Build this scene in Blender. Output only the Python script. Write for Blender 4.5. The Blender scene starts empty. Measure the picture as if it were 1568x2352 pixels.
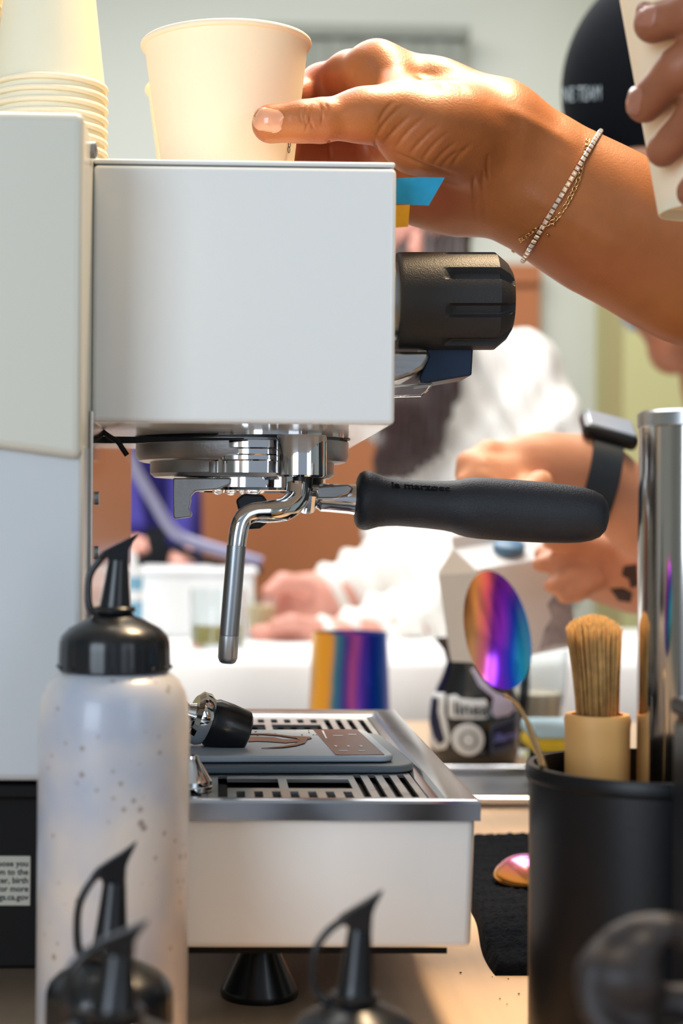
import bpy, math, random
import numpy as np
from mathutils import Vector, Matrix
from mathutils import noise as mnoise
random.seed(4); np.random.seed(4)
SC = bpy.context.scene
COL = SC.collection
# ------------------------------------------------------------------ camera
IMW, IMH, F = 1568, 2352, 3900.0
HC = 1.105                       # camera height, the counter top is at 0.90
YAW, ROLL = math.radians(1.5), math.radians(0.45)
CX, CY = 602.0, 1200.0           # principal point
fwd = np.array([math.sin(YAW), math.cos(YAW), 0.0])
r0 = np.array([math.cos(YAW), -math.sin(YAW), 0.0]); u0 = np.array([0, 0, 1.0])
rgt = math.cos(ROLL) * r0 + math.sin(ROLL) * u0
upv = math.cos(ROLL) * u0 - math.sin(ROLL) * r0
CAM = np.array([0.0, 0.0, HC])
cd = bpy.data.cameras.new('camera'); cam = bpy.data.objects.new('camera', cd); COL.objects.link(cam)
M = Matrix.Identity(4)
for i in range(3):
    M[i][0] = rgt[i]; M[i][1] = upv[i]; M[i][2] = -fwd[i]; M[i][3] = CAM[i]
cam.matrix_world = M
cd.sensor_fit = 'VERTICAL'; cd.sensor_height = 36.0; cd.sensor_width = 24.0
cd.lens = F / IMH * 36.0
cd.shift_x = (IMW / 2 - CX) / IMH; cd.shift_y = (CY - IMH / 2) / IMH
cd.clip_start = 0.05; cd.clip_end = 60
cd.dof.use_dof = True; cd.dof.focus_distance = 0.80; cd.dof.aperture_fstop = 8.0
SC.camera = cam
# ------------------------------------------------------------------ world, lights, exposure
SC.view_settings.view_transform = 'Standard'; SC.view_settings.look = 'None'
SC.view_settings.exposure = 0.0; SC.view_settings.gamma = 1.0
SC.view_settings.use_curve_mapping = False
wd = bpy.data.worlds.new('world'); SC.world = wd; wd.use_nodes = True
wd.node_tree.nodes['Background'].inputs[0].default_value = (0.76, 0.87, 1.0, 1)
wd.node_tree.nodes['Background'].inputs[1].default_value = 0.38

def area(name, loc, target, sx, sy, power, col, spread=180):
    l = bpy.data.lights.new(name, 'AREA'); l.shape = 'RECTANGLE'; l.size = sx; l.size_y = sy
    l.energy = power; l.color = col; l.spread = math.radians(spread)
    o = bpy.data.objects.new(name, l); COL.objects.link(o); o.location = loc
    d = Vector(target) - Vector(loc); o.rotation_euler = d.to_track_quat('-Z', 'Y').to_euler()
    return o
area('ceiling_lamp_warm', (0.40, 1.02, 2.30), (0.10, 0.86, 1.3), 0.30, 0.30, 2.3, (1.0, 0.72, 0.42), 40)
area('back_table_fill', (0.0, 2.2, 2.60), (0.1, 2.2, 0.9), 2.2, 1.2, 58, (1.0, 0.98, 0.96))  # unseen fill added above the back table to blow out its whites
area('front_fill_left', (-1.5, -1.9, 1.65), (0.1, 0.8, 1.05), 1.3, 1.6, 53, (0.75, 0.87, 1.0))  # soft front fill added behind the camera, not an actual window
area('front_fill_right', (1.6, -1.7, 1.7), (0.1, 0.9, 1.05), 0.9, 1.6, 12, (0.82, 0.91, 1.0))  # second added front fill, weaker, from behind the camera on the right
area('back_wall_fill', (0.4, 3.0, 2.45), (0.6, 4.2, 0.95), 2.4, 0.4, 12, (1.0, 0.97, 0.92))  # unseen fill added to brighten the middle of the back wall

# ------------------------------------------------------------------ helpers
def W(px, py, Y):
    d = fwd + (px - CX) / F * rgt - (py - CY) / F * upv
    return CAM + d * (Y / d[1])
def XZ(px, py, Y):
    p = W(px, py, Y); return p[0], p[2]
def S(Y): return Y / F
def to_px(P):
    q = np.asarray(P) - CAM
    z = q @ fwd
    return CX + F * (q @ rgt) / z, CY - F * (q @ upv) / z

def srgb(c):
    if isinstance(c, str):
        c = c.lstrip('#'); c = [int(c[i:i+2], 16) / 255 for i in (0, 2, 4)]
    return tuple((x / 12.92 if x <= 0.04045 else ((x + 0.055) / 1.055) ** 2.4) for x in c) + (1.0,)
MATS = {}
def mat(name, col, rough=0.5, metal=0.0, var=0.04, scale=30.0, bump=0.0, bscale=200.0, sss=0.0, trans=0.0,
        coat=0.0, alpha=1.0, spec=0.5, ior=1.45, sheen=0.0, stretch=None, rvar=0.0, ssr=(1.0, 0.3, 0.15), emit=0.0):
    m = bpy.data.materials.new(name); m.use_nodes = True; nt = m.node_tree
    b = nt.nodes['Principled BSDF']; N = nt.nodes.new; L = nt.links.new
    c = srgb(col)
    tc = N('ShaderNodeTexCoord'); mp = N('ShaderNodeMapping'); L(tc.outputs['Object'], mp.inputs[0])
    if stretch: mp.inputs['Scale'].default_value = stretch
    nz = N('ShaderNodeTexNoise'); nz.inputs['Scale'].default_value = scale; nz.inputs['Detail'].default_value = 4
    L(mp.outputs[0], nz.inputs['Vector'])
    mx = N('ShaderNodeMix'); mx.data_type = 'RGBA'
    L(nz.outputs['Fac'], mx.inputs['Factor'])
    mx.inputs['A'].default_value = tuple(max(0, x * (1 - var * 2)) for x in c[:3]) + (1,)
    mx.inputs['B'].default_value = tuple(min(1, x * (1 + var * 2)) for x in c[:3]) + (1,)
    L(mx.outputs['Result'], b.inputs['Base Color'])
    b.inputs['Roughness'].default_value = rough; b.inputs['Metallic'].default_value = metal
    b.inputs['IOR'].default_value = ior
    if rvar:
        mr = N('ShaderNodeMapRange'); mr.inputs['To Min'].default_value = max(0, rough - rvar); mr.inputs['To Max'].default_value = rough + rvar
        L(nz.outputs['Fac'], mr.inputs['Value']); L(mr.outputs[0], b.inputs['Roughness'])
    if sss:
        b.inputs['Subsurface Weight'].default_value = sss; b.inputs['Subsurface Radius'].default_value = ssr
        b.inputs['Subsurface Scale'].default_value = 0.004
    if trans: b.inputs['Transmission Weight'].default_value = trans
    if coat: b.inputs['Coat Weight'].default_value = coat; b.inputs['Coat Roughness'].default_value = 0.08
    b.inputs['Specular IOR Level'].default_value = spec
    if sheen: b.inputs['Sheen Weight'].default_value = sheen
    if alpha < 1: b.inputs['Alpha'].default_value = alpha
    if bump:
        n2 = N('ShaderNodeTexNoise'); n2.inputs['Scale'].default_value = bscale; n2.inputs['Detail'].default_value = 3
        L(mp.outputs[0], n2.inputs['Vector'])
        bp = N('ShaderNodeBump'); bp.inputs['Strength'].default_value = bump; bp.inputs['Distance'].default_value = 0.001
        L(n2.outputs['Fac'], bp.inputs['Height']); L(bp.outputs[0], b.inputs['Normal'])
    MATS[name] = m
    return m
def ramp_on_color(m, stops, vec_scale=(1, 1, 1), noise_scale=8, dist=0.25, axis='X', off=0.5, mul=1.0):
    """heat tinted metal: the colour follows a distorted object coordinate"""
    nt = m.node_tree; N = nt.nodes.new; L = nt.links.new; b = nt.nodes['Principled BSDF']
    tc = N('ShaderNodeTexCoord'); sp = N('ShaderNodeSeparateXYZ'); L(tc.outputs['Object'], sp.inputs[0])
    mp = N('ShaderNodeMapping'); mp.inputs['Scale'].default_value = vec_scale; L(tc.outputs['Object'], mp.inputs[0])
    nz = N('ShaderNodeTexNoise'); nz.inputs['Scale'].default_value = noise_scale; L(mp.outputs[0], nz.inputs['Vector'])
    a = N('ShaderNodeMath'); a.operation = 'MULTIPLY_ADD'; L(sp.outputs[axis], a.inputs[0]); a.inputs[1].default_value = mul; a.inputs[2].default_value = off
    s = N('ShaderNodeMath'); s.operation = 'MULTIPLY_ADD'; L(nz.outputs['Fac'], s.inputs[0]); s.inputs[1].default_value = dist; s.inputs[2].default_value = -dist / 2
    t = N('ShaderNodeMath'); t.operation = 'ADD'; L(a.outputs[0], t.inputs[0]); L(s.outputs[0], t.inputs[1])
    r = N('ShaderNodeValToRGB'); L(t.outputs[0], r.inputs[0])
    e = r.color_ramp.elements
    while len(e) > 1: e.remove(e[-1])
    e[0].position = stops[0][0]; e[0].color = srgb(stops[0][1])
    for p, c in stops[1:]:
        x = e.new(p); x.color = srgb(c)
    L(r.outputs[0], b.inputs['Base Color'])

def tag(o, label=None, cat=None, group=None, kind=None):
    if label: o['label'] = label
    if cat: o['category'] = cat
    if group: o['group'] = group
    if kind: o['kind'] = kind
    return o
def thing(name, loc, label, cat, group=None):
    o = bpy.data.objects.new(name, None); COL.objects.link(o); o.location = Vector(loc); o.empty_display_size = 0.02
    return tag(o, label, cat, group)
def link(o, parent=None):
    COL.objects.link(o)
    if parent is not None:
        o.parent = parent
        o.matrix_parent_inverse = Matrix.Translation(-parent.location)      # a parent's location is its world location here
    return o
def obj(name, vs, fs, m, parent=None, smooth=True, angle=None):
    me = bpy.data.meshes.new(name)
    me.from_pydata([tuple(map(float, v)) for v in vs], [], [tuple(map(int, f)) for f in fs])
    me.validate(); me.update()
    if m is not None: me.materials.append(m)
    if smooth:
        me.polygons.foreach_set('use_smooth', [True] * len(me.polygons))
        if angle is not None:
            try: me.set_sharp_from_angle(angle=math.radians(angle))
            except Exception: pass
    # give each mesh an origin at its own centre so it can be handled alone
    n = len(me.vertices)
    co = np.empty(n * 3); me.vertices.foreach_get('co', co); co = co.reshape(-1, 3)
    c = (co.min(0) + co.max(0)) / 2
    me.vertices.foreach_set('co', (co - c).ravel()); me.update()
    o = bpy.data.objects.new(name, me)
    link(o, parent)
    o.location = Vector(c)
    if parent is not None and parent.type == 'MESH': pass
    return o
def bevel(o, w, seg=2, ang=40):
    md = o.modifiers.new('bevel', 'BEVEL'); md.width = w; md.segments = seg; md.limit_method = 'ANGLE'; md.angle_limit = math.radians(ang)
    if hasattr(md, 'harden_normals'): md.harden_normals = False
    return o
def box(name, x0, x1, y0, y1, z0, z1, m, parent=None, bv=0.0, seg=3):
    v = [(x, y, z) for x in (x0, x1) for y in (y0, y1) for z in (z0, z1)]
    f = [(0, 1, 3, 2), (4, 6, 7, 5), (0, 4, 5, 1), (2, 3, 7, 6), (0, 2, 6, 4), (1, 5, 7, 3)]
    o = obj(name, v, f, m, parent, smooth=bv > 0, angle=30)
    if bv: bevel(o, bv, seg)
    return o
def frame_of(d):
    d = np.asarray(d, float); d = d / np.linalg.norm(d)
    a = np.array([0, 0, 1.0]) if abs(d[2]) < 0.9 else np.array([0, 1.0, 0])
    u = np.cross(a, d); u /= np.linalg.norm(u); v = np.cross(d, u)
    return u, v, d
def lathe_data(profile, org, axis=(0, 0, 1), seg=48, rfun=None, base=0):
    """profile: (radius, distance along axis); closes with caps where radius is 0"""
    u, v, d = frame_of(axis); org = np.asarray(org, float)
    vs, fs = [], []; rings = []
    for (r, h) in profile:
        if r <= 1e-7:
            rings.append([base + len(vs)]); vs.append(org + d * h); continue
        ring = []
        for i in range(seg):
            a = 2 * math.pi * i / seg
            rr = rfun(a, r, h) if rfun else r
            ring.append(base + len(vs)); vs.append(org + d * h + rr * (math.cos(a) * u + math.sin(a) * v))
        rings.append(ring)
    for A, B in zip(rings, rings[1:]):
        if len(A) == 1 and len(B) == 1: continue
        for i in range(seg):
            j = (i + 1) % seg
            if len(A) == 1: fs.append((A[0], B[j], B[i]))
            elif len(B) == 1: fs.append((A[i], A[j], B[0]))
            else: fs.append((A[i], A[j], B[j], B[i]))
    return vs, fs
def lathe(name, profile, org, m, parent=None, axis=(0, 0, 1), seg=48, rfun=None, angle=35):
    vs, fs = lathe_data(profile, org, axis, seg, rfun)
    return obj(name, vs, fs, m, parent, True, angle)
def tube_data(pts, rad, seg=12, flat=1.0, closed=False, base=0):
    pts = [np.asarray(p, float) for p in pts]; n = len(pts)
    if not hasattr(rad, '__len__'): rad = [rad] * n
    vs, fs = [], []
    u = None
    for i, p in enumerate(pts):
        if closed: t = pts[(i + 1) % n] - pts[i - 1]
        else: t = pts[min(i + 1, n - 1)] - pts[max(i - 1, 0)]
        t = t / (np.linalg.norm(t) + 1e-12)
        if u is None: u, v, _ = frame_of(t)
        else:
            u = u - t * (u @ t); u /= np.linalg.norm(u); v = np.cross(t, u)
        for k in range(seg):
            a = 2 * math.pi * k / seg
            vs.append(p + rad[i] * (math.cos(a) * u + flat * math.sin(a) * v))
    for i in range(n if closed else n - 1):
        for k in range(seg):
            a, b = i * seg + k, i * seg + (k + 1) % seg
            j = (i + 1) % n
            c, d = j * seg + (k + 1) % seg, j * seg + k
            fs.append((base + a, base + b, base + c, base + d))
    if not closed:
        fs.append(tuple(base + k for k in range(seg))[::-1]); fs.append(tuple(base + (n - 1) * seg + k for k in range(seg)))
    return vs, fs
def smooth_path(pts, n=6):
    pts = [np.asarray(p, float) for p in pts]; out = []
    for i in range(len(pts) - 1):
        p0 = pts[max(i - 1, 0)]; p1 = pts[i]; p2 = pts[i + 1]; p3 = pts[min(i + 2, len(pts) - 1)]
        for k in range(n):
            t = k / n
            out.append(0.5 * ((2 * p1) + (-p0 + p2) * t + (2 * p0 - 5 * p1 + 4 * p2 - p3) * t * t + (-p0 + 3 * p1 - 3 * p2 + p3) * t ** 3))
    out.append(pts[-1]); return out
def tube(name, pts, rad, m, parent=None, seg=14, flat=1.0, closed=False, sm=0):
    if sm:
        if hasattr(rad, '__len__'):
            q = smooth_path([list(p) + [r] for p, r in zip(pts, rad)], sm); pts = [x[:3] for x in q]; rad = [x[3] for x in q]
        else: pts = smooth_path(pts, sm)
    vs, fs = tube_data(pts, rad, seg, flat, closed)
    return obj(name, vs, fs, m, parent, True, 50)
def prism_px(name, pxs, Y0, Y1, m, parent=None, bv=0.0, smooth=False):
    """outline in the plane Y0 (real size there), extruded straight back to Y1"""
    a = [W(x, y, Y0) for x, y in pxs]; n = len(a)
    vs = a + [np.array([p[0], Y1, p[2]]) for p in a]
    fs = [tuple(range(n)), tuple(range(2 * n - 1, n - 1, -1))] + [(i, i + n, (i + 1) % n + n, (i + 1) % n) for i in range(n)]
    o = obj(name, vs, fs, m, parent, smooth or bv > 0, 30)
    if bv: bevel(o, bv, 2)
    return o
def join_data(parts):
    V, Fc = [], []
    for vs, fs in parts:
        b = len(V); V += list(vs); Fc += [tuple(i + b for i in f) for f in fs]
    return V, Fc
def box_data(x0, x1, y0, y1, z0, z1):
    return ([(x, y, z) for x in (x0, x1) for y in (y0, y1) for z in (z0, z1)],
            [(0, 1, 3, 2), (4, 6, 7, 5), (0, 4, 5, 1), (2, 3, 7, 6), (0, 2, 6, 4), (1, 5, 7, 3)])
def text_mesh(s, size, extr=0.0, align='LEFT', shear=0.0, bold=0.0):
    cu = bpy.data.curves.new('txt', 'FONT'); cu.body = s; cu.size = size; cu.extrude = extr; cu.align_x = align; cu.shear = shear
    cu.offset = bold; cu.resolution_u = 3
    o = bpy.data.objects.new('txt', cu); COL.objects.link(o)
    dg = bpy.context.evaluated_depsgraph_get(); me = bpy.data.meshes.new_from_object(o.evaluated_get(dg))
    vs = [tuple(v.co) for v in me.vertices]; fs = [tuple(p.vertices) for p in me.polygons]
    bpy.data.objects.remove(o); bpy.data.curves.remove(cu); bpy.data.meshes.remove(me)
    return vs, fs
def grid_plate(name, xs, ys, holes, z0, z1, m, parent=None):
    """a plate with rectangular holes cut clean through"""
    X = sorted(set([round(x, 5) for x in xs] + [round(h[i], 5) for h in holes for i in (0, 1)]))
    Y = sorted(set([round(y, 5) for y in ys] + [round(h[i], 5) for h in holes for i in (2, 3)]))
    def solid(i, j):
        if i < 0 or j < 0 or i >= len(X) - 1 or j >= len(Y) - 1: return False
        cx, cy = (X[i] + X[i+1]) / 2, (Y[j] + Y[j+1]) / 2
        return not any(h[0] < cx < h[1] and h[2] < cy < h[3] for h in holes)
    vs, fs, idx = [], [], {}
    def V(i, j, k):
        if (i, j, k) not in idx: idx[(i, j, k)] = len(vs); vs.append((X[i], Y[j], z1 if k else z0))
        return idx[(i, j, k)]
    for i in range(len(X) - 1):
        for j in range(len(Y) - 1):
            if not solid(i, j): continue
            fs.append((V(i, j, 1), V(i+1, j, 1), V(i+1, j+1, 1), V(i, j+1, 1)))
            fs.append((V(i, j, 0), V(i, j+1, 0), V(i+1, j+1, 0), V(i+1, j, 0)))
            if not solid(i-1, j): fs.append((V(i, j, 0), V(i, j, 1), V(i, j+1, 1), V(i, j+1, 0)))
            if not solid(i+1, j): fs.append((V(i+1, j, 0), V(i+1, j+1, 0), V(i+1, j+1, 1), V(i+1, j, 1)))
            if not solid(i, j-1): fs.append((V(i, j, 0), V(i+1, j, 0), V(i+1, j, 1), V(i, j, 1)))
            if not solid(i, j+1): fs.append((V(i, j+1, 0), V(i, j+1, 1), V(i+1, j+1, 1), V(i+1, j+1, 0)))
    return obj(name, vs, fs, m, parent, False)

# ---- organic surfaces: signed distance fields meshed with surface nets
class Body:
    def __init__(s): s.p = []
    def cone(s, a, b, ra, rb, k=0.01, sc=(1, 1, 1), sub=False):
        s.p.append((np.asarray(a, float), np.asarray(b, float), ra, rb, k, np.asarray(sc, float), sub)); return s
    def chain(s, pts, k=0.01, sc=(1, 1, 1)):
        """pts: (px, py, Y, radius px)"""
        for (x0, y0, Y0, q0), (x1, y1, Y1, q1) in zip(pts, pts[1:]):
            s.cone(W(x0, y0, Y0), W(x1, y1, Y1), q0 * S(Y0), q1 * S(Y1), k, sc)
        return s
    def ball(s, x, y, Y, q, k=0.01, sc=(1, 1, 1), sub=False):
        p = W(x, y, Y); return s.cone(p, p + 1e-5, q * S(Y), q * S(Y), k, sc, sub)
    @staticmethod
    def prim(P, pr):
        a, b, ra, rb, k, sc, sub = pr
        Q = (P - a) / sc; ab = (b - a) / sc; L = ab @ ab
        t = np.clip((Q @ ab) / L, 0, 1)
        d = Q - t[..., None] * ab
        return (np.sqrt((d * d).sum(-1)) - (ra + (rb - ra) * t)) * sc.min()
    @staticmethod
    def comb(A, D, k, sub):
        if sub:
            h = np.clip(0.5 - 0.5 * (A + D) / k, 0, 1); return A * (1 - h) + (-D) * h + k * h * (1 - h)
        h = np.clip(0.5 + 0.5 * (D - A) / k, 0, 1); return D * (1 - h) + A * h - k * h * (1 - h)
    def ev(s, P):
        P = np.asarray(P, float); A = np.full(P.shape[:-1], 1.0)
        for pr in s.p: A = s.comb(A, s.prim(P, pr), pr[4], pr[6])
        return A
    def mesh(s, h):
        lo = np.min([np.minimum(p[0], p[1]) - max(p[2], p[3]) * p[5] for p in s.p if not p[6]], 0) - 3 * h
        hi = np.max([np.maximum(p[0], p[1]) + max(p[2], p[3]) * p[5] for p in s.p if not p[6]], 0) + 3 * h
        n = np.ceil((hi - lo) / h).astype(int) + 1
        ax = [lo[i] + h * np.arange(n[i]) for i in range(3)]
        A = np.full(tuple(n), 1.0, np.float64)
        for pr in s.p:
            m = max(pr[2], pr[3]) * pr[5] + pr[4] + 4 * h
            l = np.minimum(pr[0], pr[1]) - m; g = np.maximum(pr[0], pr[1]) + m
            i0 = np.clip(np.floor((l - lo) / h).astype(int), 0, n - 1); i1 = np.clip(np.ceil((g - lo) / h).astype(int) + 1, 1, n)
            sl = tuple(slice(i0[i], i1[i]) for i in range(3))
            G = np.stack(np.meshgrid(*[ax[i][sl[i]] for i in range(3)], indexing='ij'), -1)
            A[sl] = s.comb(A[sl], s.prim(G, pr), pr[4], pr[6])
        ins = A < 0
        cs = tuple(n - 1)
        cnt = np.zeros(cs, np.int8)
        offs = [(i, j, k) for i in (0, 1) for j in (0, 1) for k in (0, 1)]
        for (i, j, k) in offs: cnt += ins[i:i + cs[0], j:j + cs[1], k:k + cs[2]]
        act = np.argwhere((cnt > 0) & (cnt < 8))
        vid = np.full(cs, -1, np.int32); vid[tuple(act.T)] = np.arange(len(act))
        vals = {o: A[act[:, 0] + o[0], act[:, 1] + o[1], act[:, 2] + o[2]] for o in offs}
        acc = np.zeros((len(act), 3)); c = np.zeros(len(act))
        for o in offs:
            for a in range(3):
                if o[a]: continue
                q = list(o); q[a] = 1; q = tuple(q)
                v0, v1 = vals[o], vals[q]; mk = (v0 < 0) != (v1 < 0)
                t = np.where(mk, v0 / np.where(v0 - v1 == 0, 1, v0 - v1), 0)
                p = np.tile(np.array(o, float), (len(act), 1)); p[:, a] += t
                acc[mk] += p[mk]; c[mk] += 1
        V = lo + h * (act + acc / c[:, None])
        Q = []
        for a in range(3):
            b, d = (a + 1) % 3, (a + 2) % 3
            s0 = [slice(None)] * 3; s1 = [slice(None)] * 3; s0[a] = slice(0, -1); s1[a] = slice(1, None)
            e = np.argwhere(ins[tuple(s0)] != ins[tuple(s1)])
            e = e[(e[:, b] > 0) & (e[:, d] > 0) & (e[:, b] < cs[b]) & (e[:, d] < cs[d]) & (e[:, a] < cs[a])]
            fl = ins[tuple(s0)][tuple(e.T)]
            def g(db, dd):
                x = e.copy(); x[:, b] += db; x[:, d] += dd; return vid[tuple(x.T)]
            q = np.stack([g(-1, -1), g(0, -1), g(0, 0), g(-1, 0)], 1)
            q[~fl] = q[~fl][:, ::-1]
            Q.append(q)
        Q = np.concatenate(Q); Q = Q[(Q >= 0).all(1)]
        return V, Q
    def build(s, name, m, parent=None, h=0.003, post=None, sub=0):
        V, Q = s.mesh(h)
        me = bpy.data.meshes.new(name)
        me.vertices.add(len(V)); me.vertices.foreach_set('co', V.ravel())
        me.loops.add(len(Q) * 4); me.loops.foreach_set('vertex_index', Q.ravel().astype(np.int32))
        me.polygons.add(len(Q)); me.polygons.foreach_set('loop_start', np.arange(0, len(Q) * 4, 4, dtype=np.int32))
        me.update(calc_edges=True); me.validate()
        if sub:
            t = bpy.data.objects.new('tmp', me); COL.objects.link(t)
            md = t.modifiers.new('s', 'SUBSURF'); md.levels = sub
            dg = bpy.context.evaluated_depsgraph_get(); m2 = bpy.data.meshes.new_from_object(t.evaluated_get(dg))
            bpy.data.objects.remove(t); bpy.data.meshes.remove(me); me = m2; me.name = name
        n = len(me.vertices); co = np.empty(n * 3); me.vertices.foreach_get('co', co); co = co.reshape(-1, 3)
        if post is not None:
            nn = np.empty(n * 3); me.vertices.foreach_get('normal', nn); nn = nn.reshape(-1, 3)
            co = co + nn * post(co, nn)[:, None]
        c = (co.min(0) + co.max(0)) / 2
        me.vertices.foreach_set('co', (co - c).ravel()); me.update()
        me.materials.clear(); me.materials.append(m)
        me.polygons.foreach_set('use_smooth', [True] * len(me.polygons))
        o = bpy.data.objects.new(name, me); link(o, parent); o.location = Vector(c)
        return o
    def march(s, px, py, Y0=0.4):
        """first point of the surface seen along a ray; arrays of pixel positions"""
        px = np.asarray(px, float); py = np.asarray(py, float)
        d = fwd + ((px - CX) / F)[..., None] * rgt - ((py - CY) / F)[..., None] * upv
        d /= np.linalg.norm(d, axis=-1, keepdims=True)
        t = np.full(px.shape, Y0)
        for _ in range(60): t = t + np.clip(s.ev(CAM + d * t[..., None]), -0.01, 0.1) * 0.9
        miss = np.abs(s.ev(CAM + d * t[..., None])) > 0.002
        if miss.any() and (~miss).any(): t = np.where(miss, np.max(t[~miss]), t)
        return CAM + d * t[..., None], d

def sphere_data(c, r, seg=10, rings=7, sc=(1, 1, 1)):
    vs, fs = lathe_data([(0, -1)] + [(math.sin(math.pi * i / rings), -math.cos(math.pi * i / rings)) for i in range(1, rings)] + [(0, 1)], (0, 0, 0), (0, 0, 1), seg)
    return [np.asarray(c) + np.asarray(v) * r * np.asarray(sc) for v in vs], fs

# ------------------------------------------------------------------ materials
enamel = mat('white_enamel', '#ECECE8', 0.22, var=0.012, scale=6, coat=0.35)
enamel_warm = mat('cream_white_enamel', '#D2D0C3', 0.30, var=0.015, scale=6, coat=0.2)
chrome = mat('chrome', '#E6E8EC', 0.06, 1.0, var=0.02, rvar=0.03)
steel = mat('brushed_steel', '#B4B6B8', 0.30, 1.0, var=0.05, scale=60, stretch=(1, 1, 14), rvar=0.08)
steel_pol = mat('polished_steel_panel', '#C9C2BC', 0.12, 1.0, var=0.03)
steel_dark = mat('dull_wand_steel', '#A4A9AE', 0.36, 1.0, var=0.05, rvar=0.06)
satin = mat('satin_cast_steel', '#C6C9CC', 0.42, 1.0, var=0.06, scale=90, bump=0.15, bscale=500)
black_pl = mat('black_plastic', '#07090E', 0.40, spec=0.35, var=0.10, bump=0.05, bscale=300)
black_gl = mat('glossy_black_plastic', '#0C0F14', 0.30, var=0.10, coat=0.12)
black_rb = mat('black_soft_rubber', '#22272E', 0.50, var=0.14, scale=120, bump=0.35, bscale=1300)
knob_m = mat('dark_grey_knob_plastic', '#2C2D30', 0.45, spec=0.4, var=0.10, scale=60, bump=0.25, bscale=1500)
base_bk = mat('black_base_plastic', '#050608', 0.55, spec=0.2, var=0.15)
navy_m = mat('dark_navy_metal', '#1D3350', 0.42, 0.3, var=0.08, scale=200)
paper = mat('white_cup_paper', '#F2E6CC', 0.62, var=0.012, scale=40, bump=0.03, bscale=900, sss=0.15)
skin = mat('skin_warm', '#A56436', 0.42, var=0.12, scale=55, bump=0.16, bscale=900, sss=0.10)
skin_lt = mat('skin_light', '#DDA180', 0.50, var=0.08, scale=40, sss=0.2)
skin_pk = mat('skin_pink', '#E2A392', 0.50, var=0.07, scale=40, sss=0.2)
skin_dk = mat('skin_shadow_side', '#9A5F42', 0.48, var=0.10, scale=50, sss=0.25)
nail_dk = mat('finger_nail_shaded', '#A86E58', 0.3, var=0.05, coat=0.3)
nail_m = mat('finger_nail', '#D69A7A', 0.22, var=0.05, coat=0.5, sss=0.2)
gold = mat('gold', '#D9B27A', 0.18, 1.0)
gem = mat('clear_stone', '#FFF4E6', 0.10, 0.55, var=0.0, ior=2.2, coat=1.0)
goldset = mat('rose_gold_setting', '#C79A78', 0.2, 1.0)
blue_tape = mat('blue_tape', '#1D93BC', 0.7, var=0.07, scale=300)
yel_tape = mat('yellow_tape', '#E3A016', 0.7, var=0.07, scale=300)
scale_m = mat('blue_grey_scale_top', '#A6B4C2', 0.45, var=0.03)
scale_bk = mat('slate_rubber', '#5B6975', 0.5, var=0.06)
maroon = mat('brown_scale_display', '#4B3336', 0.25, var=0.12, scale=200)
coffee = mat('spilled_coffee', '#5A3A26', 0.25, var=0.3, scale=250)
cork = mat('bamboo_wood', '#DFA763', 0.55, var=0.08, scale=30, stretch=(1, 1, 0.15))
bristle = mat('tan_bristles', '#CC9F60', 0.75, var=0.25, scale=300)
cloth_bk = mat('black_terry_cloth', '#0A0E15', 0.95, spec=0.1, var=0.5, scale=500, bump=0.6, bscale=900)
white_cl = mat('white_table_cloth', '#F4F4F2', 0.8, var=0.02)
white_sh = mat('white_shirt_cloth', '#F3F0EA', 0.85, var=0.02, scale=10)
hair_m = mat('dark_brown_hair', '#3A2A28', 0.40, var=0.35, scale=60, stretch=(6, 6, 0.4))
cap_m = mat('black_cap_cloth', '#12161C', 0.9, spec=0.15, var=0.15, scale=200)
navy_cl = mat('navy_cloth', '#332C80', 0.85, var=0.2, scale=12)
dark_cl = mat('charcoal_cloth', '#23262C', 0.85, var=0.12)
watch_m = mat('dark_blue_watch_band', '#22303C', 0.45, var=0.06)
glassy = mat('clear_glass', '#F4F8F8', 0.02, trans=1.0, var=0.0)
water = mat('water_drop', '#FFFFFF', 0.0, trans=1.0, var=0.0, ior=1.33)
whitepl = mat('white_plastic', '#F1F2F2', 0.4, var=0.01)
greypl = mat('pale_grey_card', '#D2D6DA', 0.6, var=0.03)
screen_w = mat('white_print', '#ECEFF0', 0.6, var=0.01)
ink = mat('dark_print', '#26282A', 0.6, var=0.05)
label_m = mat('grey_paper_label', '#A9A99E', 0.6, var=0.03)
wall_m = mat('pale_wall_paint', '#C6CAC2', 0.85, var=0.012, scale=2)
ceil_m = mat('white_ceiling_paint', '#D9D9D6', 0.9, var=0.01, scale=3)
floor_m = mat('grey_floor', '#7C7468', 0.6, var=0.08, scale=4)
olive = mat('olive_green_paint', '#C4C08C', 0.8, var=0.02, scale=2)
terra = mat('orange_brown_wood', '#A9683F', 0.6, var=0.06, scale=8, stretch=(1, 1, 0.2))
blind = mat('grey_blind_fabric', '#8A8E86', 0.85, var=0.05, scale=12, stretch=(8, 1, 0.3))
wood = mat('pale_maple_worktop', '#D0B190', 0.42, var=0.07, scale=22, stretch=(6, 0.5, 1), bump=0.06, bscale=60)
cabinet = mat('counter_cabinet_paint', '#B9B5AC', 0.6)
yellow_m = mat('yellow_sponge', '#E8C22E', 0.8, var=0.08, scale=150)
sky_m = mat('pale_blue_sponge', '#BFE0EC', 0.8, var=0.05)
milkglass = mat('creamy_liquid', '#E2D6BE', 0.3, var=0.03)
dkgreen = mat('dark_green_liquid', '#43524A', 0.3, var=0.1)
olive_liq = mat('yellow_green_liquid', '#B9A74A', 0.3, var=0.15, scale=60)
rainbow = mat('rainbow_titanium_spoon', '#8844AA', 0.20, 0.60)
rainbow2 = mat('rainbow_titanium_pitcher', '#8844AA', 0.22, 0.40)
rainbow3 = mat('rainbow_titanium_small_spoon', '#8844AA', 0.20, 0.8)
spoon_metal = mat('warm_grey_spoon_metal', '#C9B48C', 0.22, 1.0)
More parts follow.
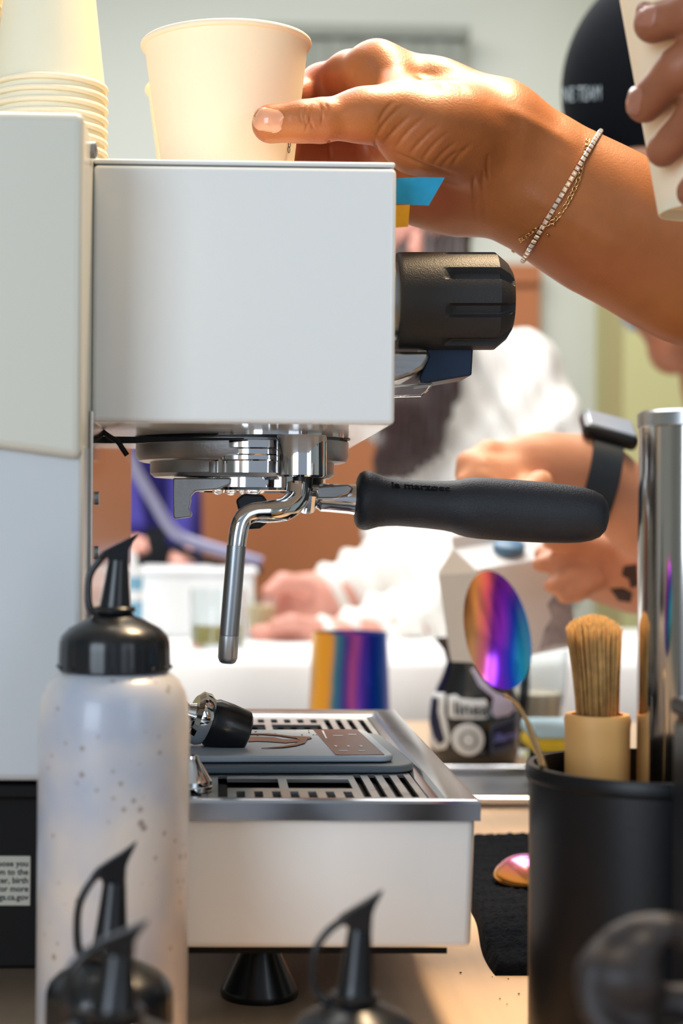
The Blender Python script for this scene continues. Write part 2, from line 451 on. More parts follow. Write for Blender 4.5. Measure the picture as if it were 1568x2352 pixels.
ramp_on_color(rainbow, [(0.0, '#7A4A2A'), (0.17, '#F0A860'), (0.34, '#E86A80'), (0.46, '#7A1FA0'), (0.60, '#8C2BE0'), (0.74, '#1B44D8'), (0.9, '#20B8E0'), (1.0, '#60E0E8')],
              noise_scale=40, dist=0.18, axis='X', off=0.5, mul=42)
ramp_on_color(rainbow2, [(0.0, '#8A5030'), (0.10, '#F4B838'), (0.24, '#F0B040'), (0.31, '#2888B0'), (0.42, '#3A2AA8'), (0.52, '#C05AB8'), (0.62, '#5A30C0'), (0.74, '#1440D0'), (0.88, '#1060C0'), (1.0, '#8A50D0')],
              noise_scale=14, dist=0.16, axis='X', off=0.5, mul=13)
ramp_on_color(rainbow3, [(0.0, '#F0A040'), (0.35, '#F5B060'), (0.6, '#E07AA0'), (0.8, '#9A60C8'), (1.0, '#80D0C0')],
              noise_scale=30, dist=0.15, axis='Z', off=0.45, mul=38)

# cloudy squeeze-bottle plastic with coffee specks
cloudy = mat('cloudy_bottle_plastic', '#C9CAD0', 0.34, var=0.05, scale=14, coat=0.25, sss=0.35, ssr=(1, 1, 1))
nt = cloudy.node_tree; b_ = nt.nodes['Principled BSDF']
old = b_.inputs['Base Color'].links[0].from_socket
vz = nt.nodes.new('ShaderNodeTexVoronoi'); vz.inputs['Scale'].default_value = 200; vz.inputs['Randomness'].default_value = 1
tcn = nt.nodes.new('ShaderNodeTexCoord'); nt.links.new(tcn.outputs['Object'], vz.inputs['Vector'])
n3 = nt.nodes.new('ShaderNodeTexNoise'); n3.inputs['Scale'].default_value = 45; n3.inputs['Detail'].default_value = 2; nt.links.new(tcn.outputs['Object'], n3.inputs['Vector'])
mm = nt.nodes.new('ShaderNodeMath'); mm.operation = 'MULTIPLY_ADD'; nt.links.new(n3.outputs['Fac'], mm.inputs[0]); mm.inputs[1].default_value = -0.95; nt.links.new(vz.outputs['Distance'], mm.inputs[2])
cr = nt.nodes.new('ShaderNodeMapRange'); nt.links.new(mm.outputs[0], cr.inputs['Value'])
cr.inputs['From Min'].default_value = -0.47; cr.inputs['From Max'].default_value = -0.32; cr.inputs['To Min'].default_value = 0.8; cr.inputs['To Max'].default_value = 0.0
mx2 = nt.nodes.new('ShaderNodeMix'); mx2.data_type = 'RGBA'; nt.links.new(cr.outputs[0], mx2.inputs['Factor'])
n4 = nt.nodes.new('ShaderNodeTexNoise'); n4.inputs['Scale'].default_value = 22; n4.inputs['Detail'].default_value = 3; nt.links.new(tcn.outputs['Object'], n4.inputs['Vector'])
r4 = nt.nodes.new('ShaderNodeValToRGB'); nt.links.new(n4.outputs['Fac'], r4.inputs[0])
r4.color_ramp.elements[0].position = 0.36; r4.color_ramp.elements[0].color = srgb('#A9B0BE'); r4.color_ramp.elements[1].position = 0.62; r4.color_ramp.elements[1].color = srgb('#CFC6BD')
nt.links.new(r4.outputs[0], mx2.inputs['A']); mx2.inputs['B'].default_value = srgb('#85776E'); nt.links.new(mx2.outputs['Result'], b_.inputs['Base Color'])

# ------------------------------------------------------------------ room
def struct(name, *a, **k): return tag(box(name, *a, **k), kind='structure')
struct('floor', -3.2, 3.2, -2.6, 4.3, -0.1, 0.0, floor_m)
struct('ceiling', -3.2, 3.2, -2.6, 4.3, 2.75, 2.85, ceil_m)
struct('wall_back', -3.2, 3.2, 4.2, 4.3, 0, 2.75, wall_m)
struct('wall_left', -3.3, -3.2, -2.6, 4.3, 0, 2.75, wall_m)
struct('wall_right', 3.2, 3.3, -2.6, 4.3, 0, 2.75, wall_m)
xo, _ = XZ(1432, 900, 3.9)
struct('wall_partition', xo, xo + 1.6, 3.9, 4.2, 0, 2.75, olive)
# brown door in the back wall
xa, _ = XZ(170, 700, 4.15); xb, zb = XZ(1241, 608, 4.15)
dr = thing('door_1', ((xa + xb) / 2, 4.17, 0), None, None); tag(dr, kind='structure')
box('door_leaf', xa, xb, 4.15, 4.199, 0, zb, terra, dr, 0.004)
box('door_rail', xa - 0.03, xb + 0.0, 4.135, 4.151, zb - 0.05, zb, terra, dr, 0.004)
bl = thing('vertical_blind', W(830, 300, 4.1), 'grey vertical slat blind on the pale back wall above the hand', 'blind')
x0, zt = XZ(596, 62, 4.13); x1, z1b = XZ(1062, 520, 4.13)
n = 12
for i in range(n):
    a = x0 + (x1 - x0) * i / n
    box('slat', a, a + (x1 - x0) / n - 0.0015, 4.11 + 0.004 * (i % 2), 4.125 + 0.004 * (i % 2), z1b, zt - 0.03, blind, bl)
box('head_rail', x0 - 0.01, x1 + 0.01, 4.09, 4.16, zt - 0.03, zt, blind, bl, 0.004)

# ------------------------------------------------------------------ counter and back table
ct = thing('counter', (0.1, 1.0, 0), 'pale maple topped coffee counter under the espresso machine', 'counter')
box('worktop', -1.3, 0.50, 0.26, 1.76, 0.86, 0.90, wood, ct, 0.003)
box('cabinet', -1.25, 0.47, 0.34, 1.70, 0.0, 0.86, cabinet, ct)
bt = thing('table', (0.1, 2.1, 0), 'table under a white cloth behind the coffee counter', 'table')
TZ = HC - 0.15
box('tabletop', -1.2, 1.6, 1.90, 2.40, TZ - 0.035, TZ - 0.005, whitepl, bt)
for lx in (-1.15, 1.55):
    for ly in (1.93, 2.37): box('leg', lx - 0.02, lx + 0.02, ly - 0.02, ly + 0.02, 0, TZ - 0.035, whitepl, bt)
def tablecloth():
    vs, fs = [], []; nx = 120
    prof = [(2.43, TZ - 0.25), (2.425, TZ - 0.01), (2.41, TZ), (2.15, TZ), (1.89, TZ), (1.875, TZ - 0.012), (1.868, TZ - 0.10), (1.865, TZ - 0.25), (1.86, TZ - 0.5)]
    for i in range(nx + 1):
        x = -1.22 + 2.84 * i / nx
        for j, (y, z) in enumerate(prof):
            w = 0.018 * math.sin(x * 21 + 1.3 * math.sin(x * 5)) * (max(0, j - 4) / 4) * (1 if j > 4 else 0)
            vs.append((x, y + w, z))
    m = len(prof)
    for i in range(nx):
        for j in range(m - 1):
            a = i * m + j; fs.append((a, a + 1, a + m + 1, a + m))
    o = obj('tablecloth', vs, fs, white_cl)
    s = o.modifiers.new('s', 'SOLIDIFY'); s.thickness = 0.002; s.offset = 1
    return tag(o, 'plain white cloth covering the table behind the counter', 'tablecloth')
tablecloth()

# ------------------------------------------------------------------ espresso machine
esp = thing('espresso_machine', (0.0, 0.84, 0.90), 'white espresso machine with a polished steel group and chrome edged drip tray', 'espresso machine')
YB = 0.712
hx0 = W(212, 600, YB)[0]; hx1, hz0 = XZ(906, 976, YB); _, hz1 = XZ(906, 386, YB)
box('group_housing', hx0, hx1, YB, 0.970, hz0, hz1, enamel, esp, 0.0022, 4)
box('housing_lid', hx0 - 0.0, hx1 - 0.0004, YB + 0.0012, 0.969, hz1 + 0.0006, hz1 + 0.0026, enamel, esp, 0.0009)
ux1 = W(190, 600, 0.6625)[0]
# upper body cover with a slightly slanted lower edge
zt_ = W(190, 256, 0.6625)[2]; zb1 = W(190, 1055, 0.6625)[2]; zb0 = W(0, 1029, 0.6625)[2]
def cover():
    xl = -0.33; sl = (zb0 - zb1) / (W(0, 1029, .6625)[0] - ux1); zl = zb1 + sl * (xl - ux1) * 0.35
    xm = W(0, 1029, .6625)[0]
    P = [(xl, zl + 0.0), (xm, zb0), (ux1, zb1), (ux1, zt_), (xl, zt_)]
    n = len(P); vs = [(x, 0.6625, z) for x, z in P] + [(x, 1.02, z) for x, z in P]
    P[0] = (xl, zb0)
    vs = [(x, 0.6625, z) for x, z in P] + [(x, 1.02, z) for x, z in P]
    fs = [tuple(range(n)), tuple(range(2*n-1, n-1, -1))] + [(i, i+n, (i+1) % n + n, (i+1) % n) for i in range(n)]
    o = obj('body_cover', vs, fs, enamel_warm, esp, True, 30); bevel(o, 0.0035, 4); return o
cover()
lz0 = W(100, 1796, 0.668)[2]
box('lower_body', -0.33, ux1 + 0.0002, 0.668, 1.016, lz0, zb0 + 0.004, mat('shaded_side_enamel', '#C3C8CB', 0.3, var=0.015, scale=6, coat=0.2), esp, 0.003, 3)  # one paint with the rest of the body; its shade is put into this grey
fx = ux1 + 0.0002
fpz1 = hz0 + 0.004
box('front_panel', fx, fx + 0.0016, 0.700, 1.012, lz0 + 0.01, fpz1, steel_pol, esp, 0.0004)
for (yy, zz) in ((0.722, W(217, 1145, .722)[2]), (0.722, W(217, 1270, .722)[2])):
    lathe('panel_screw', [(0, 0.0012), (0.003, 0.0012), (0.003, 0.0001)], (fx + 0.0015, yy, zz), steel_dark, esp, axis=(1, 0, 0), seg=12)
# screw on the cover's shoulder
lathe('cover_screw', [(0, 0.0), (0.0035, 0.0), (0.0035, 0.0018), (0.002, 0.0026), (0, 0.0026)], np.array([ux1, 0.70, W(215, 345, .70)[2]]), steel_dark, esp, axis=(1, 0, 0), seg=16)
# base
bz0 = W(60, 2228, 0.676)[2]
box('base', -0.32, ux1 - 0.0005, 0.676, 1.0, bz0, lz0 + 0.001, base_bk, esp, 0.002)
box('base_ledge', -0.32, ux1 - 0.001, 0.669, 0.68, W(60, 1835, 0.669)[2], lz0 - 0.0012, base_bk, esp, 0.001)
# warning label
lx1, lz1 = XZ(71, 1966, 0.6755); lx0, lz0b = XZ(-260, 2080, 0.6755)
lab = box('warning_label', lx0, lx1, 0.6752, 0.6762, lz0b, lz1, label_m, esp, 0.0012, 4)
lab['label'] = 'grey paper warning label with five lines of small print'
T = []
for i, s in enumerate(['can expose you', 'known to the', 'cause cancer, birth', 'harm. For more', 'P65Warnings.ca.gov']):
    vs, fs = text_mesh(s, 0.0033, 0, 'RIGHT', bold=0.00008)
    p = W(65, 1990 + 19.3 * i, 0.6750)
    T.append(([(p[0] + v[0], 0.67505, p[2] + v[1]) for v in vs], fs))
vs, fs = join_data(T); obj('label_print', vs, fs, ink, lab, False)
# feet
def foot(x, y):
    lathe('foot', [(0, 0), (0.0165, 0), (0.017, 0.002), (0.0165, 0.004), (0.0085, 0.020), (0.008, 0.030), (0, 0.030)], (x, y, 0.9003), black_gl, esp, seg=40)
fp = W(597, 2300, 0.7235)
foot(fp[0], 0.735); foot(fp[0], 0.955); foot(-0.27, 0.735); foot(-0.27, 0.955)
# drip tray
TYN, TYF = 0.676, 1.006
tx1 = W(1104, 1860, TYN)[0]; tzt = W(1100, 1838, TYN)[2]; tzb = W(1100, 1886, TYN)[2]
tx0 = fx + 0.003
wx1 = W(1091, 2000, TYN + 0.004)[0]; wz0 = W(1088, 2182, TYN + 0.004)[2]
def frustum_box(name, x0, x1, y0, y1, z0, z1, ins, m, par, bv):
    vs = [(x0, y0 + ins, z0), (x1 - ins, y0 + ins, z0), (x1 - ins, y1 - ins, z0), (x0, y1 - ins, z0), (x0, y0, z1), (x1, y0, z1), (x1, y1, z1), (x0, y1, z1)]
    fs = [(3, 2, 1, 0), (4, 5, 6, 7), (0, 1, 5, 4), (1, 2, 6, 5), (2, 3, 7, 6), (3, 0, 4, 7)]
    o = obj(name, vs, fs, m, par, True, 30); bevel(o, bv, 4); return o
frustum_box('tray_box', tx0 - 0.02, wx1, TYN + 0.004, TYF - 0.004, wz0, tzb + 0.001, 0.0012, enamel, esp, 0.003)
box('tray_underside', -0.02, wx1 - 0.01, TYN + 0.012, TYF - 0.02, wz0 - 0.0035, wz0 - 0.0002, base_bk, esp)
ix1 = 0.0875; iy0, iy1 = 0.689, 0.992
# chrome rim: outer skirt, rounded top, inner slope down to the grid
def rim():
    def ring(o, z): return [(tx0, TYN + o, z), (tx1 - o, TYN + o, z), (tx1 - o, TYF - o, z), (tx0, TYF - o, z)]
    def inner(o, z): return [(tx0, iy0 - o, z), (ix1 + o, iy0 - o, z), (ix1 + o, iy1 + o, z), (tx0, iy1 + o, z)]
    L = [ring(0, tzb), ring(0, tzt - 0.0015), ring(0.0006, tzt - 0.0004), ring(0.002, tzt), inner(0.0055, tzt - 0.0005), inner(0.004, tzt - 0.0022), inner(0.0005, tzt - 0.0028), inner(0, tzt - 0.006)]
    vs = [v for r in L for v in r]; fs = []
    for a in range(len(L) - 1):
        for i in range(3): fs.append((a*4+i, a*4+i+1, a*4+4+i+1, a*4+4+i))
    o = obj('tray_rim', vs, fs, mat('rim_steel', '#B4B7BE', 0.16, 1.0, var=0.04, rvar=0.04), esp, True, 20); return o
rim()
GZ = tzt - 0.0030
sq = []
for i in range(7): 
    a = 0.0087 + 0.0075 * i
    for (y0, y1) in ((0.6995, 0.7155), (0.765, 0.775), (0.960, 0.9775), (0.905, 0.915)): sq.append((a, a + 0.0036, y0, y1))
for (y0, y1) in ((0.724, 0.750), (0.926, 0.952)):
    sq += [(0.005, 0.0273, y0, y1), (0.0311, 0.0585, y0, y1)]
for (y0, y1) in ((0.700, 0.760), (0.915, 0.976)):
    sq += [(0.001, 0.005, y0, y1)]
for i in range(4):
    a = 0.0615 + 0.0066 * i
    sq += [(a, a + 0.0032, 0.701, 0.765), (a, a + 0.0032, 0.905, 0.977)]
for i in range(5):
    a = -0.044 + 0.0085 * i
    sq += [(a, a + 0.004, 0.701, 0.765), (a, a + 0.004, 0.905, 0.977)]
for i in range(6):
    a = -0.04 + 0.02 * i
    sq += [(a, a + 0.014, 0.79, 0.83), (a, a + 0.014, 0.845, 0.885)]
grid_plate('drip_grid', (tx0, ix1), (iy0, iy1), sq, GZ - 0.0016, GZ, steel, esp)
box('tray_well', tx0 - 0.002, ix1, iy0, iy1, GZ - 0.0040, GZ - 0.0032, mat('wet_black_tray', '#040405', 0.6, spec=0.1), esp)
# group head (lathe) under the housing
GY = 0.841
gc = W(556, 1060, GY)
def zz(py, Y=GY, px=556): return W(px, py, Y)[2]
g0 = np.array([gc[0], GY, 0.0])
lathe('group_flange', [(0, zz(940)), (0.0515, zz(940)), (0.0515, zz(1012)), (0.0526, zz(1016)), (0.0526, zz(1050)), (0.0512, zz(1061)), (0.049, zz(1064)), (0.0, zz(1064))], g0, satin, esp, seg=72)
lathe('group_gasket', [(0.0520, zz(1004)), (0.0533, zz(1006)), (0.0533, zz(1010)), (0.0520, zz(1012))], g0, black_pl, esp, seg=72)
lathe('group_ring', [(0.0, zz(1063)), (0.0458, zz(1063)), (0.0455, zz(1066)), (0.0455, zz(1090)), (0.0435, zz(1098)), (0.036, zz(1100)), (0, zz(1100))], g0, satin, esp, seg=72)
lathe('dispersion_collar', [(0.0, zz(1040)), (0.030, zz(1020)), (0.0318, zz(1022)), (0.0318, zz(1038)), (0.0305, zz(1041)), (0.0305, zz(1052)), (0.0318, zz(1055)), (0.0318, zz(1064)), (0.030, zz(1067)), (0.030, zz(1092)), (0, zz(1092))], g0 + np.array([0.007, -0.0235, 0]), chrome, esp, seg=56)
lathe('group_neck', [(0, zz(930)), (0.034, zz(930)), (0.034, zz(985)), (0.0355, zz(987)), (0.0355, zz(993)), (0.034, zz(995)), (0.034, zz(1012)), (0, zz(1014))], g0 + np.array([0.014, -0.030, 0]), chrome, esp, seg=56)
prism_px('locking_lug', [(397, 1098), (530, 1098), (528, 1112), (500, 1124), (470, 1126), (448, 1128), (437, 1140), (438, 1150), (434, 1168), (441, 1180), (438, 1188), (402, 1192), (398, 1186)], 0.806, 0.822, satin, esp, 0.0006)
# bracket behind the housing's lower front corner and black trim strip
prism_px('trim_strip', [(212, 1002), (315, 1003), (420, 1004), (560, 1006), (560, 1010), (420, 1012), (315, 1018), (212, 1018)], 0.780, 0.7835, black_pl, esp)
cable_pts = [W(x, y, 0.765) for x, y in ((214, 966), (228, 984), (250, 1002), (270, 1014), (281, 1030), (292, 1046))]
tube('cable', cable_pts, 0.0012, black_pl, esp, 8, sm=4)
# chrome wand joint
jY = 0.776
jc = W(692, 1050, jY)
lathe('wand_joint', [(0, W(692, 1000, jY)[2]), (0.0112, W(692, 1000, jY)[2]), (0.0115, W(692, 1006, jY)[2]), (0.0115, W(692, 1092, jY)[2]), (0.0108, W(692, 1096, jY)[2]), (0, W(692, 1096, jY)[2])], (jc[0], jY, 0), chrome, esp, seg=56)
lathe('joint_seal', [(0, W(692, 1095, jY)[2]), (0.0048, W(692, 1095, jY)[2]), (0.0044, W(692, 1122, jY)[2]), (0, W(692, 1122, jY)[2])], (jc[0] + 0.0005, jY, 0), black_gl, esp, seg=28)
wand = tube('steam_wand', [W(x, y, Y) for x, y, Y in ((686, 1112, .776), (680, 1145, .774), (655, 1168, .770), (618, 1175, .766), (580, 1178, .763), (556, 1195, .761), (545, 1235, .760), (540, 1300, .760), (531, 1400, .760), (525, 1468, .760))],
            [0.0054, 0.0055, 0.0055, 0.0051, 0.0046, 0.0043, 0.0042, 0.0041, 0.0041, 0.0041], chrome, esp, 24, sm=6)
pa, pb = W(525.5, 1458, .760), W(522, 1524, .760); ax_ = pb - pa; Lh = np.linalg.norm(ax_)
lathe('wand_tip', [(0.0, 0), (0.0040, 0), (0.0044, 0.0005), (0.0044, Lh * 0.80), (0.0036, Lh * 0.95), (0.0026, Lh), (0, Lh)], pa, mat('pale_satin_tip', '#D2D6DA', 0.34, 1.0), wand, axis=ax_, seg=28)
pa, pb = W(543, 1252, .760), W(526, 1459, .760); ax2 = pb - pa
lathe('wand_sleeve', [(0.0040, 0), (0.0043, 0.0004), (0.0043, np.linalg.norm(ax2)), (0.004, np.linalg.norm(ax2) + 0.0001)], pa, steel_dark, wand, axis=ax2, seg=28)
prism_px('wand_grip', [(541, 1148), (560, 1133), (604, 1136), (618, 1156), (616, 1200), (597, 1214), (566, 1216), (547, 1204), (552, 1190)], 0.768, 0.776, black_gl, esp, 0.0012)
# drops of water hanging under the group
for i, (x, y, q) in enumerate(((500, 1128, 10), (530, 1129, 11), (578, 1131, 15), (556, 1130, 7), (600, 1127, 8))):
    c = W(x, y, 0.8115); vs, fs = sphere_data(c, q * S(.8115), 12, 8, (1.3, 1, 0.8)); obj('water_drop', vs, fs, water, esp)
for (x, y, Y) in ((289, 1054, 0.985), (283, 1160, 1.0)):
    c = W(x, y, Y); vs, fs = sphere_data(c, 11 * S(Y), 12, 8, (0.8, 0.8, 1.8)); obj('water_drop', vs, fs, water, esp)
# steam knob
kY = 0.80; kc = W(910, 692, kY); kr = 112 * S(kY)
def px2x(px): return W(px, 692, kY)[0] - kc[0]
def kfun(a, r, h):
    if h < px2x(1010) or h > px2x(1169) or r < kr * 0.6: return r
    n = 8; u = ((a / (2 * math.pi) * n + 0.10) % 1.0) - 0.5
    e = min(1, max(0, (0.17 - abs(u)) / 0.035)); s = min(1, max(0, (h - px2x(1010)) / 0.004))
    return r - 0.0030 * e * s
hs = [(0, 0), (kr * 0.98, 0), (kr * 1.0, 0.001)] + [(kr * (1.0 + 0.00 * i), px2x(920 + 9 * i)) for i in range(10)] + [(kr, px2x(1008 + 8 * i)) for i in range(16)] + [(kr * 0.995, px2x(1134)), (kr * 0.80, px2x(1160)), (kr * 0.64, px2x(1171)), (kr * 0.6, px2x(1173)), (0, px2x(1173))]
lathe('steam_knob', hs, kc, knob_m, esp, axis=(1, 0, 0.012), seg=192, rfun=kfun, angle=28)
lathe('knob_collar', [(0.0, -0.006), (kr * 0.8, -0.006), (kr * 0.8, 0.0005), (0, 0.0005)], kc, steel_dark, esp, axis=(1, 0, 0), seg=40)
prism_px('navy_bracket', [(975, 790), (1087, 790), (1083, 862), (968, 882), (962, 868), (984, 820)], 0.80, 0.832, navy_m, esp, 0.0008)
prism_px('valve_body', [(896, 808), (987, 808), (984, 826), (972, 846), (946, 862), (896, 878)], 0.79, 0.84, steel, esp, 0.0018)
prism_px('clear_lens', [(896, 884), (990, 877), (995, 882), (984, 898), (968, 910), (896, 912)], 0.785, 0.79, glassy, esp, 0.0008)

# ------------------------------------------------------------------ portafilter
pf = thing('portafilter', W(1000, 1200, GY), 'portafilter locked in the group with chrome neck and thick black rubber handle', 'portafilter')
lathe('basket_ring', [(0, zz(1100)), (0.0345, zz(1100)), (0.0345, zz(1122)), (0.0335, zz(1128)), (0.031, zz(1130)), (0.030, zz(1124)), (0, zz(1122))], g0 + np.array([0.0065, -0.002, 0]), chrome, pf, seg=64)
A = W(690, 1139, .835); B = W(1395, 1187, .835); dv = B - A; LL = np.linalg.norm(dv); u_ = LL / 705.0; dv /= LL
def PH(lst): return [(q * S(.835), (x - 690) * u_) for q, x in lst]
lathe('neck_nut', PH([(0, 688), (30, 688), (37, 692), (40, 700), (40, 714), (36, 722), (28, 727), (0, 727)]), A, chrome, pf, axis=dv, seg=8, angle=20)
lathe('neck', PH([(0, 690), (24, 722), (27, 730), (33, 738), (33, 760), (34, 800), (36, 818), (0, 822)]), A, chrome, pf, axis=dv, seg=48)
prism_px('neck_plate', [(722, 1118), (800, 1112), (812, 1122), (800, 1136), (770, 1146), (728, 1146)], 0.823, 0.830, steel, pf, 0.001)
hpts = [(0, 814), (34, 814), (52, 817), (62, 822), (67, 830), (69, 838), (68, 847), (64, 858), (59, 872), (56, 890), (54, 915), (54, 945), (55, 985), (57, 1020), (60, 1040), (65, 1056), (69, 1075), (71, 1100), (71.5, 1150), (71, 1200), (70, 1250), (67.5, 1300), (64, 1335), (58, 1360), (49, 1378), (36, 1389), (20, 1394), (0, 1395)]
hd = lathe('handle', PH(hpts), A, black_rb, pf, axis=dv, seg=72, angle=60)
# embossed lettering on the handle
vs, fs = text_mesh('la marzocco', 0.0052, 0.0, 'LEFT', bold=0.0001)
w_ = max(v[0] for v in vs)
hv = []
for v in vs:
    t = v[0] / w_; px = 893 + t * 150; ang = v[1]
    h = (px - 690) * u_; r = 55.5 * S(.835) + 0.0003
    c = A + dv * h; th = math.radians(35) + v[1] / r
    hv.append(c + np.array([0, -math.cos(th), math.sin(th)]) * r)
o = obj('lettering', hv, fs, black_gl, hd, False)
sm_ = o.modifiers.new('s', 'SOLIDIFY'); sm_.thickness = 0.0004; sm_.offset = 0

# ------------------------------------------------------------------ paper cups
def cup_data(rb, rt, h, lean=(0, 0), inv=False, seg=64):
    rr = 0.0016
    pr = [(0, 0.004), (rb - 0.001, 0.004), (rb - 0.0008, 0.0), (rb, 0.0)]
    pr += [(rb + (rt - rr - rb) * t, h * t) for t in (0.25, 0.5, 0.75, 0.95)]
    zc = h - rr
    for k in range(9):
        a = math.radians(-100 + 260 * k / 8)
        pr.append((rt - rr + rr * math.cos(a), zc + rr * math.sin(a)))
    pr += [(rb + (rt - rr - rb) * 0.96 - 0.0004, h * 0.955), (rb - 0.0004, 0.005), (0, 0.0046)]
    if inv: pr = [(r, -z) for r, z in pr]
    return pr
ORD = ['topmost', 'second', 'third', 'fourth', 'fifth', 'sixth', 'seventh', 'eighth', 'ninth', 'tenth', 'eleventh', 'twelfth', 'thirteenth', 'fourteenth', 'fifteenth', 'sixteenth', 'seventeenth', 'eighteenth', 'nineteenth', 'twentieth', 'twenty-first', 'twenty-second', 'twenty-third', 'twenty-fourth', 'twenty-fifth', 'twenty-sixth', 'twenty-seventh', 'twenty-eighth']
def paper_cup(name, org, rb, rt, h, axis, label, group=None, inv=False):
    o = lathe(name, cup_data(rb, rt, h, inv=inv), org, paper, None, axis=axis, seg=72, angle=50)
    return tag(o, label, 'cup', group)
lidz = hz1 + 0.0027
cax = np.array([-0.022, 0, 1.0])
cO = W(520, 480, 0.84); cupO = np.array([cO[0] + 0.001, 0.84, lidz + 0.0006]); cup_h = W(520, 100, .84)[2] - lidz
cup1 = paper_cup('paper_cup', cupO, 0.0295, 0.0423, cup_h, cax, 'white paper cup held by the hand on top of the espresso machine')
# small printed mark near the cup's lower right
mk = []
for (px, py, q) in ((668, 338, 6), (671, 350, 5)):
    zc = W(px, py, .83)[2]; h = zc - lidz; r = 0.0295 + (0.0423 - 0.0016 - 0.0295) * h / cup_h + 0.00025
    for da in (0,):
        a0 = math.radians(-28); pts = []
        for k in range(10):
            t = 2 * math.pi * k / 10; a = a0 + 0.0011 * math.cos(t) / r; pts.append(np.array([cupO[0] - 0.022 * h + r * math.cos(a), 0.84 + r * math.sin(a), zc + 0.0016 * math.sin(t)]))
        mk.append(tube_data(pts, 0.00018, 5, closed=True))
vs, fs = join_data(mk); obj('printed_mark', vs, fs, ink, cup1, True)
c2 = W(509, 480, 0.925)
paper_cup('paper_cup', (c2[0], 0.925, lidz + 0.0003), 0.0295, 0.0423, cup_h - 0.001, (0, 0, 1), 'white paper cup mostly hidden directly behind the held paper cup')
sY = 0.885; sc_ = W(112, 300, sY); bodytop = zt_ + 0.0006; nst = 12
ztop = W(112, 213, sY)[2]; dz = (ztop - bodytop) / (nst - 1)
for i in range(nst):
    k = nst - 1 - i
    paper_cup('nested_paper_cup', (sc_[0], sY, bodytop + i * dz + 0.063), 0.0222, 0.0308, 0.063, (0.0, 0, 1),
              ('upside-down white paper cup showing its whole wall, topmost of the right stack' if k == 0 else
               'upside-down nested white paper cup in the right stack, %s from the top' % ORD[k]), 'inverted paper cups stacked on the machine', True)
s2 = W(-128, 300, 0.90)
zt2 = W(-100, 10, 0.90)[2]; m2 = int((zt2 - bodytop) / dz)
for i in range(0, m2 + 4):
    k = m2 + 3 - i
    paper_cup('nested_paper_cup', (s2[0], 0.90, bodytop + i * dz + 0.063), 0.0222, 0.0308, 0.063, (0.0, 0, 1),
              'upside-down paper cup in the stack at the left edge, %s from the top' % ORD[k], 'inverted paper cups in the far left stack', True)
# tape tabs on the housing
def tape(name, pts, Y, m, label):
    a = [W(x, y, Y) for x, y in pts]; n = len(a)
    vs = a + [p + np.array([0, 0.0003, 0]) for p in a]
    fs = [tuple(range(n)), tuple(range(2*n-1, n-1, -1))] + [(i, i+n, (i+1) % n + n, (i+1) % n) for i in range(n)]
    return tag(obj(name, vs, fs, m, None, False), label, 'tape')
tape('tape_tab', [(904, 410), (960, 407), (1021, 408), (984, 472), (940, 470), (904, 467)], 0.735, blue_tape, 'blue tape tab sticking out from the right edge of the machine')
tape('tape_tab', [(904, 472), (941, 470), (937, 521), (904, 523)], 0.733, yel_tape, 'small yellow tape tab just below the blue one')

# ------------------------------------------------------------------ the reaching hand and forearm
H = Body()
# forearm, two bones blended, flattened slightly in depth
H.chain([(1140, 345, .850, 138), (1250, 428, .852, 133), (1400, 516, .856, 146), (1568, 604, .862, 152), (1800, 725, .875, 165), (1990, 825, .89, 175)], 0.02, (1, 0.82, 1))
# hand: metacarpals
H.chain([(1120, 285, .852, 92), (1000, 215, .850, 62), (866, 160, .846, 54)], 0.018)
H.chain([(1120, 300, .872, 90), (980, 240, .876, 60), (850, 205, .880, 50)], 0.018)
H.chain([(1120, 350, .884, 88), (985, 300, .893, 60), (868, 272, .900, 47)], 0.018)
H.chain([(1110, 410, .880, 92), (1010, 390, .892, 62), (905, 345, .900, 44)], 0.018)
# thenar and hypothenar pads
H.chain([(1120, 320, .838, 100), (1035, 300, .822, 90), (960, 300, .812, 80), (885, 266, .802, 50)], 0.016)
H.chain([(1120, 415, .862, 100), (1040, 435, .868, 82), (950, 442, .874, 68)], 0.018)
# web between thumb and index
H.chain([(905, 235, .812, 38), (900, 190, .832, 38)], 0.014)
# thumb
H.chain([(900, 262, .804, 52), (830, 264, .797, 51), (735, 277, .790, 48)], 0.010)
H.chain([(735, 277, .790, 48), (690, 279, .787, 45), (622, 284, .786, 45)], 0.004)
# index
cX = cupO[0]
def onto(px, py, r):
    """depth behind the cup axis so that a finger of radius r (m) just touches the wall"""
    z = W(px, py, .86)[2]; h = z - lidz; rc = 0.0295 + (0.0423 - 0.0016 - 0.0295) * max(0, min(1, h / cup_h)) + r + 0.0006
    Y = .87
    for _ in range(5):
        dx = W(px, py, Y)[0] - (cX - 0.022 * h); Y = 0.84 + math.sqrt(max(rc * rc - dx * dx, 1e-6)) if abs(dx) < rc else 0.842
    return Y
H.chain([(862, 160, .846, 53), (800, 166, .868, 44)], 0.014)
H.chain([(800, 166, .868, 44), (735, 192, .884, 40), (672, 228, max(onto(672, 228, .0085), .866), 38), (610, 250, onto(610, 250, .0083), 37)], 0.006)
H.chain([(850, 215, .880, 46), (790, 226, .902, 42), (700, 262, .904, 38), (640, 285, onto(640, 285, .0083), 37)], 0.006)
H.chain([(868, 290, .900, 45), (800, 315, .915, 40), (715, 325, .905, 38), (650, 335, onto(650, 335, .0083), 36)], 0.005)
H.chain([(905, 345, .895, 42), (845, 352, .905, 38), (770, 352, .896, 35), (700, 358, .884, 32), (660, 362, max(onto(660, 362, .0078), .86), 30)], 0.005)
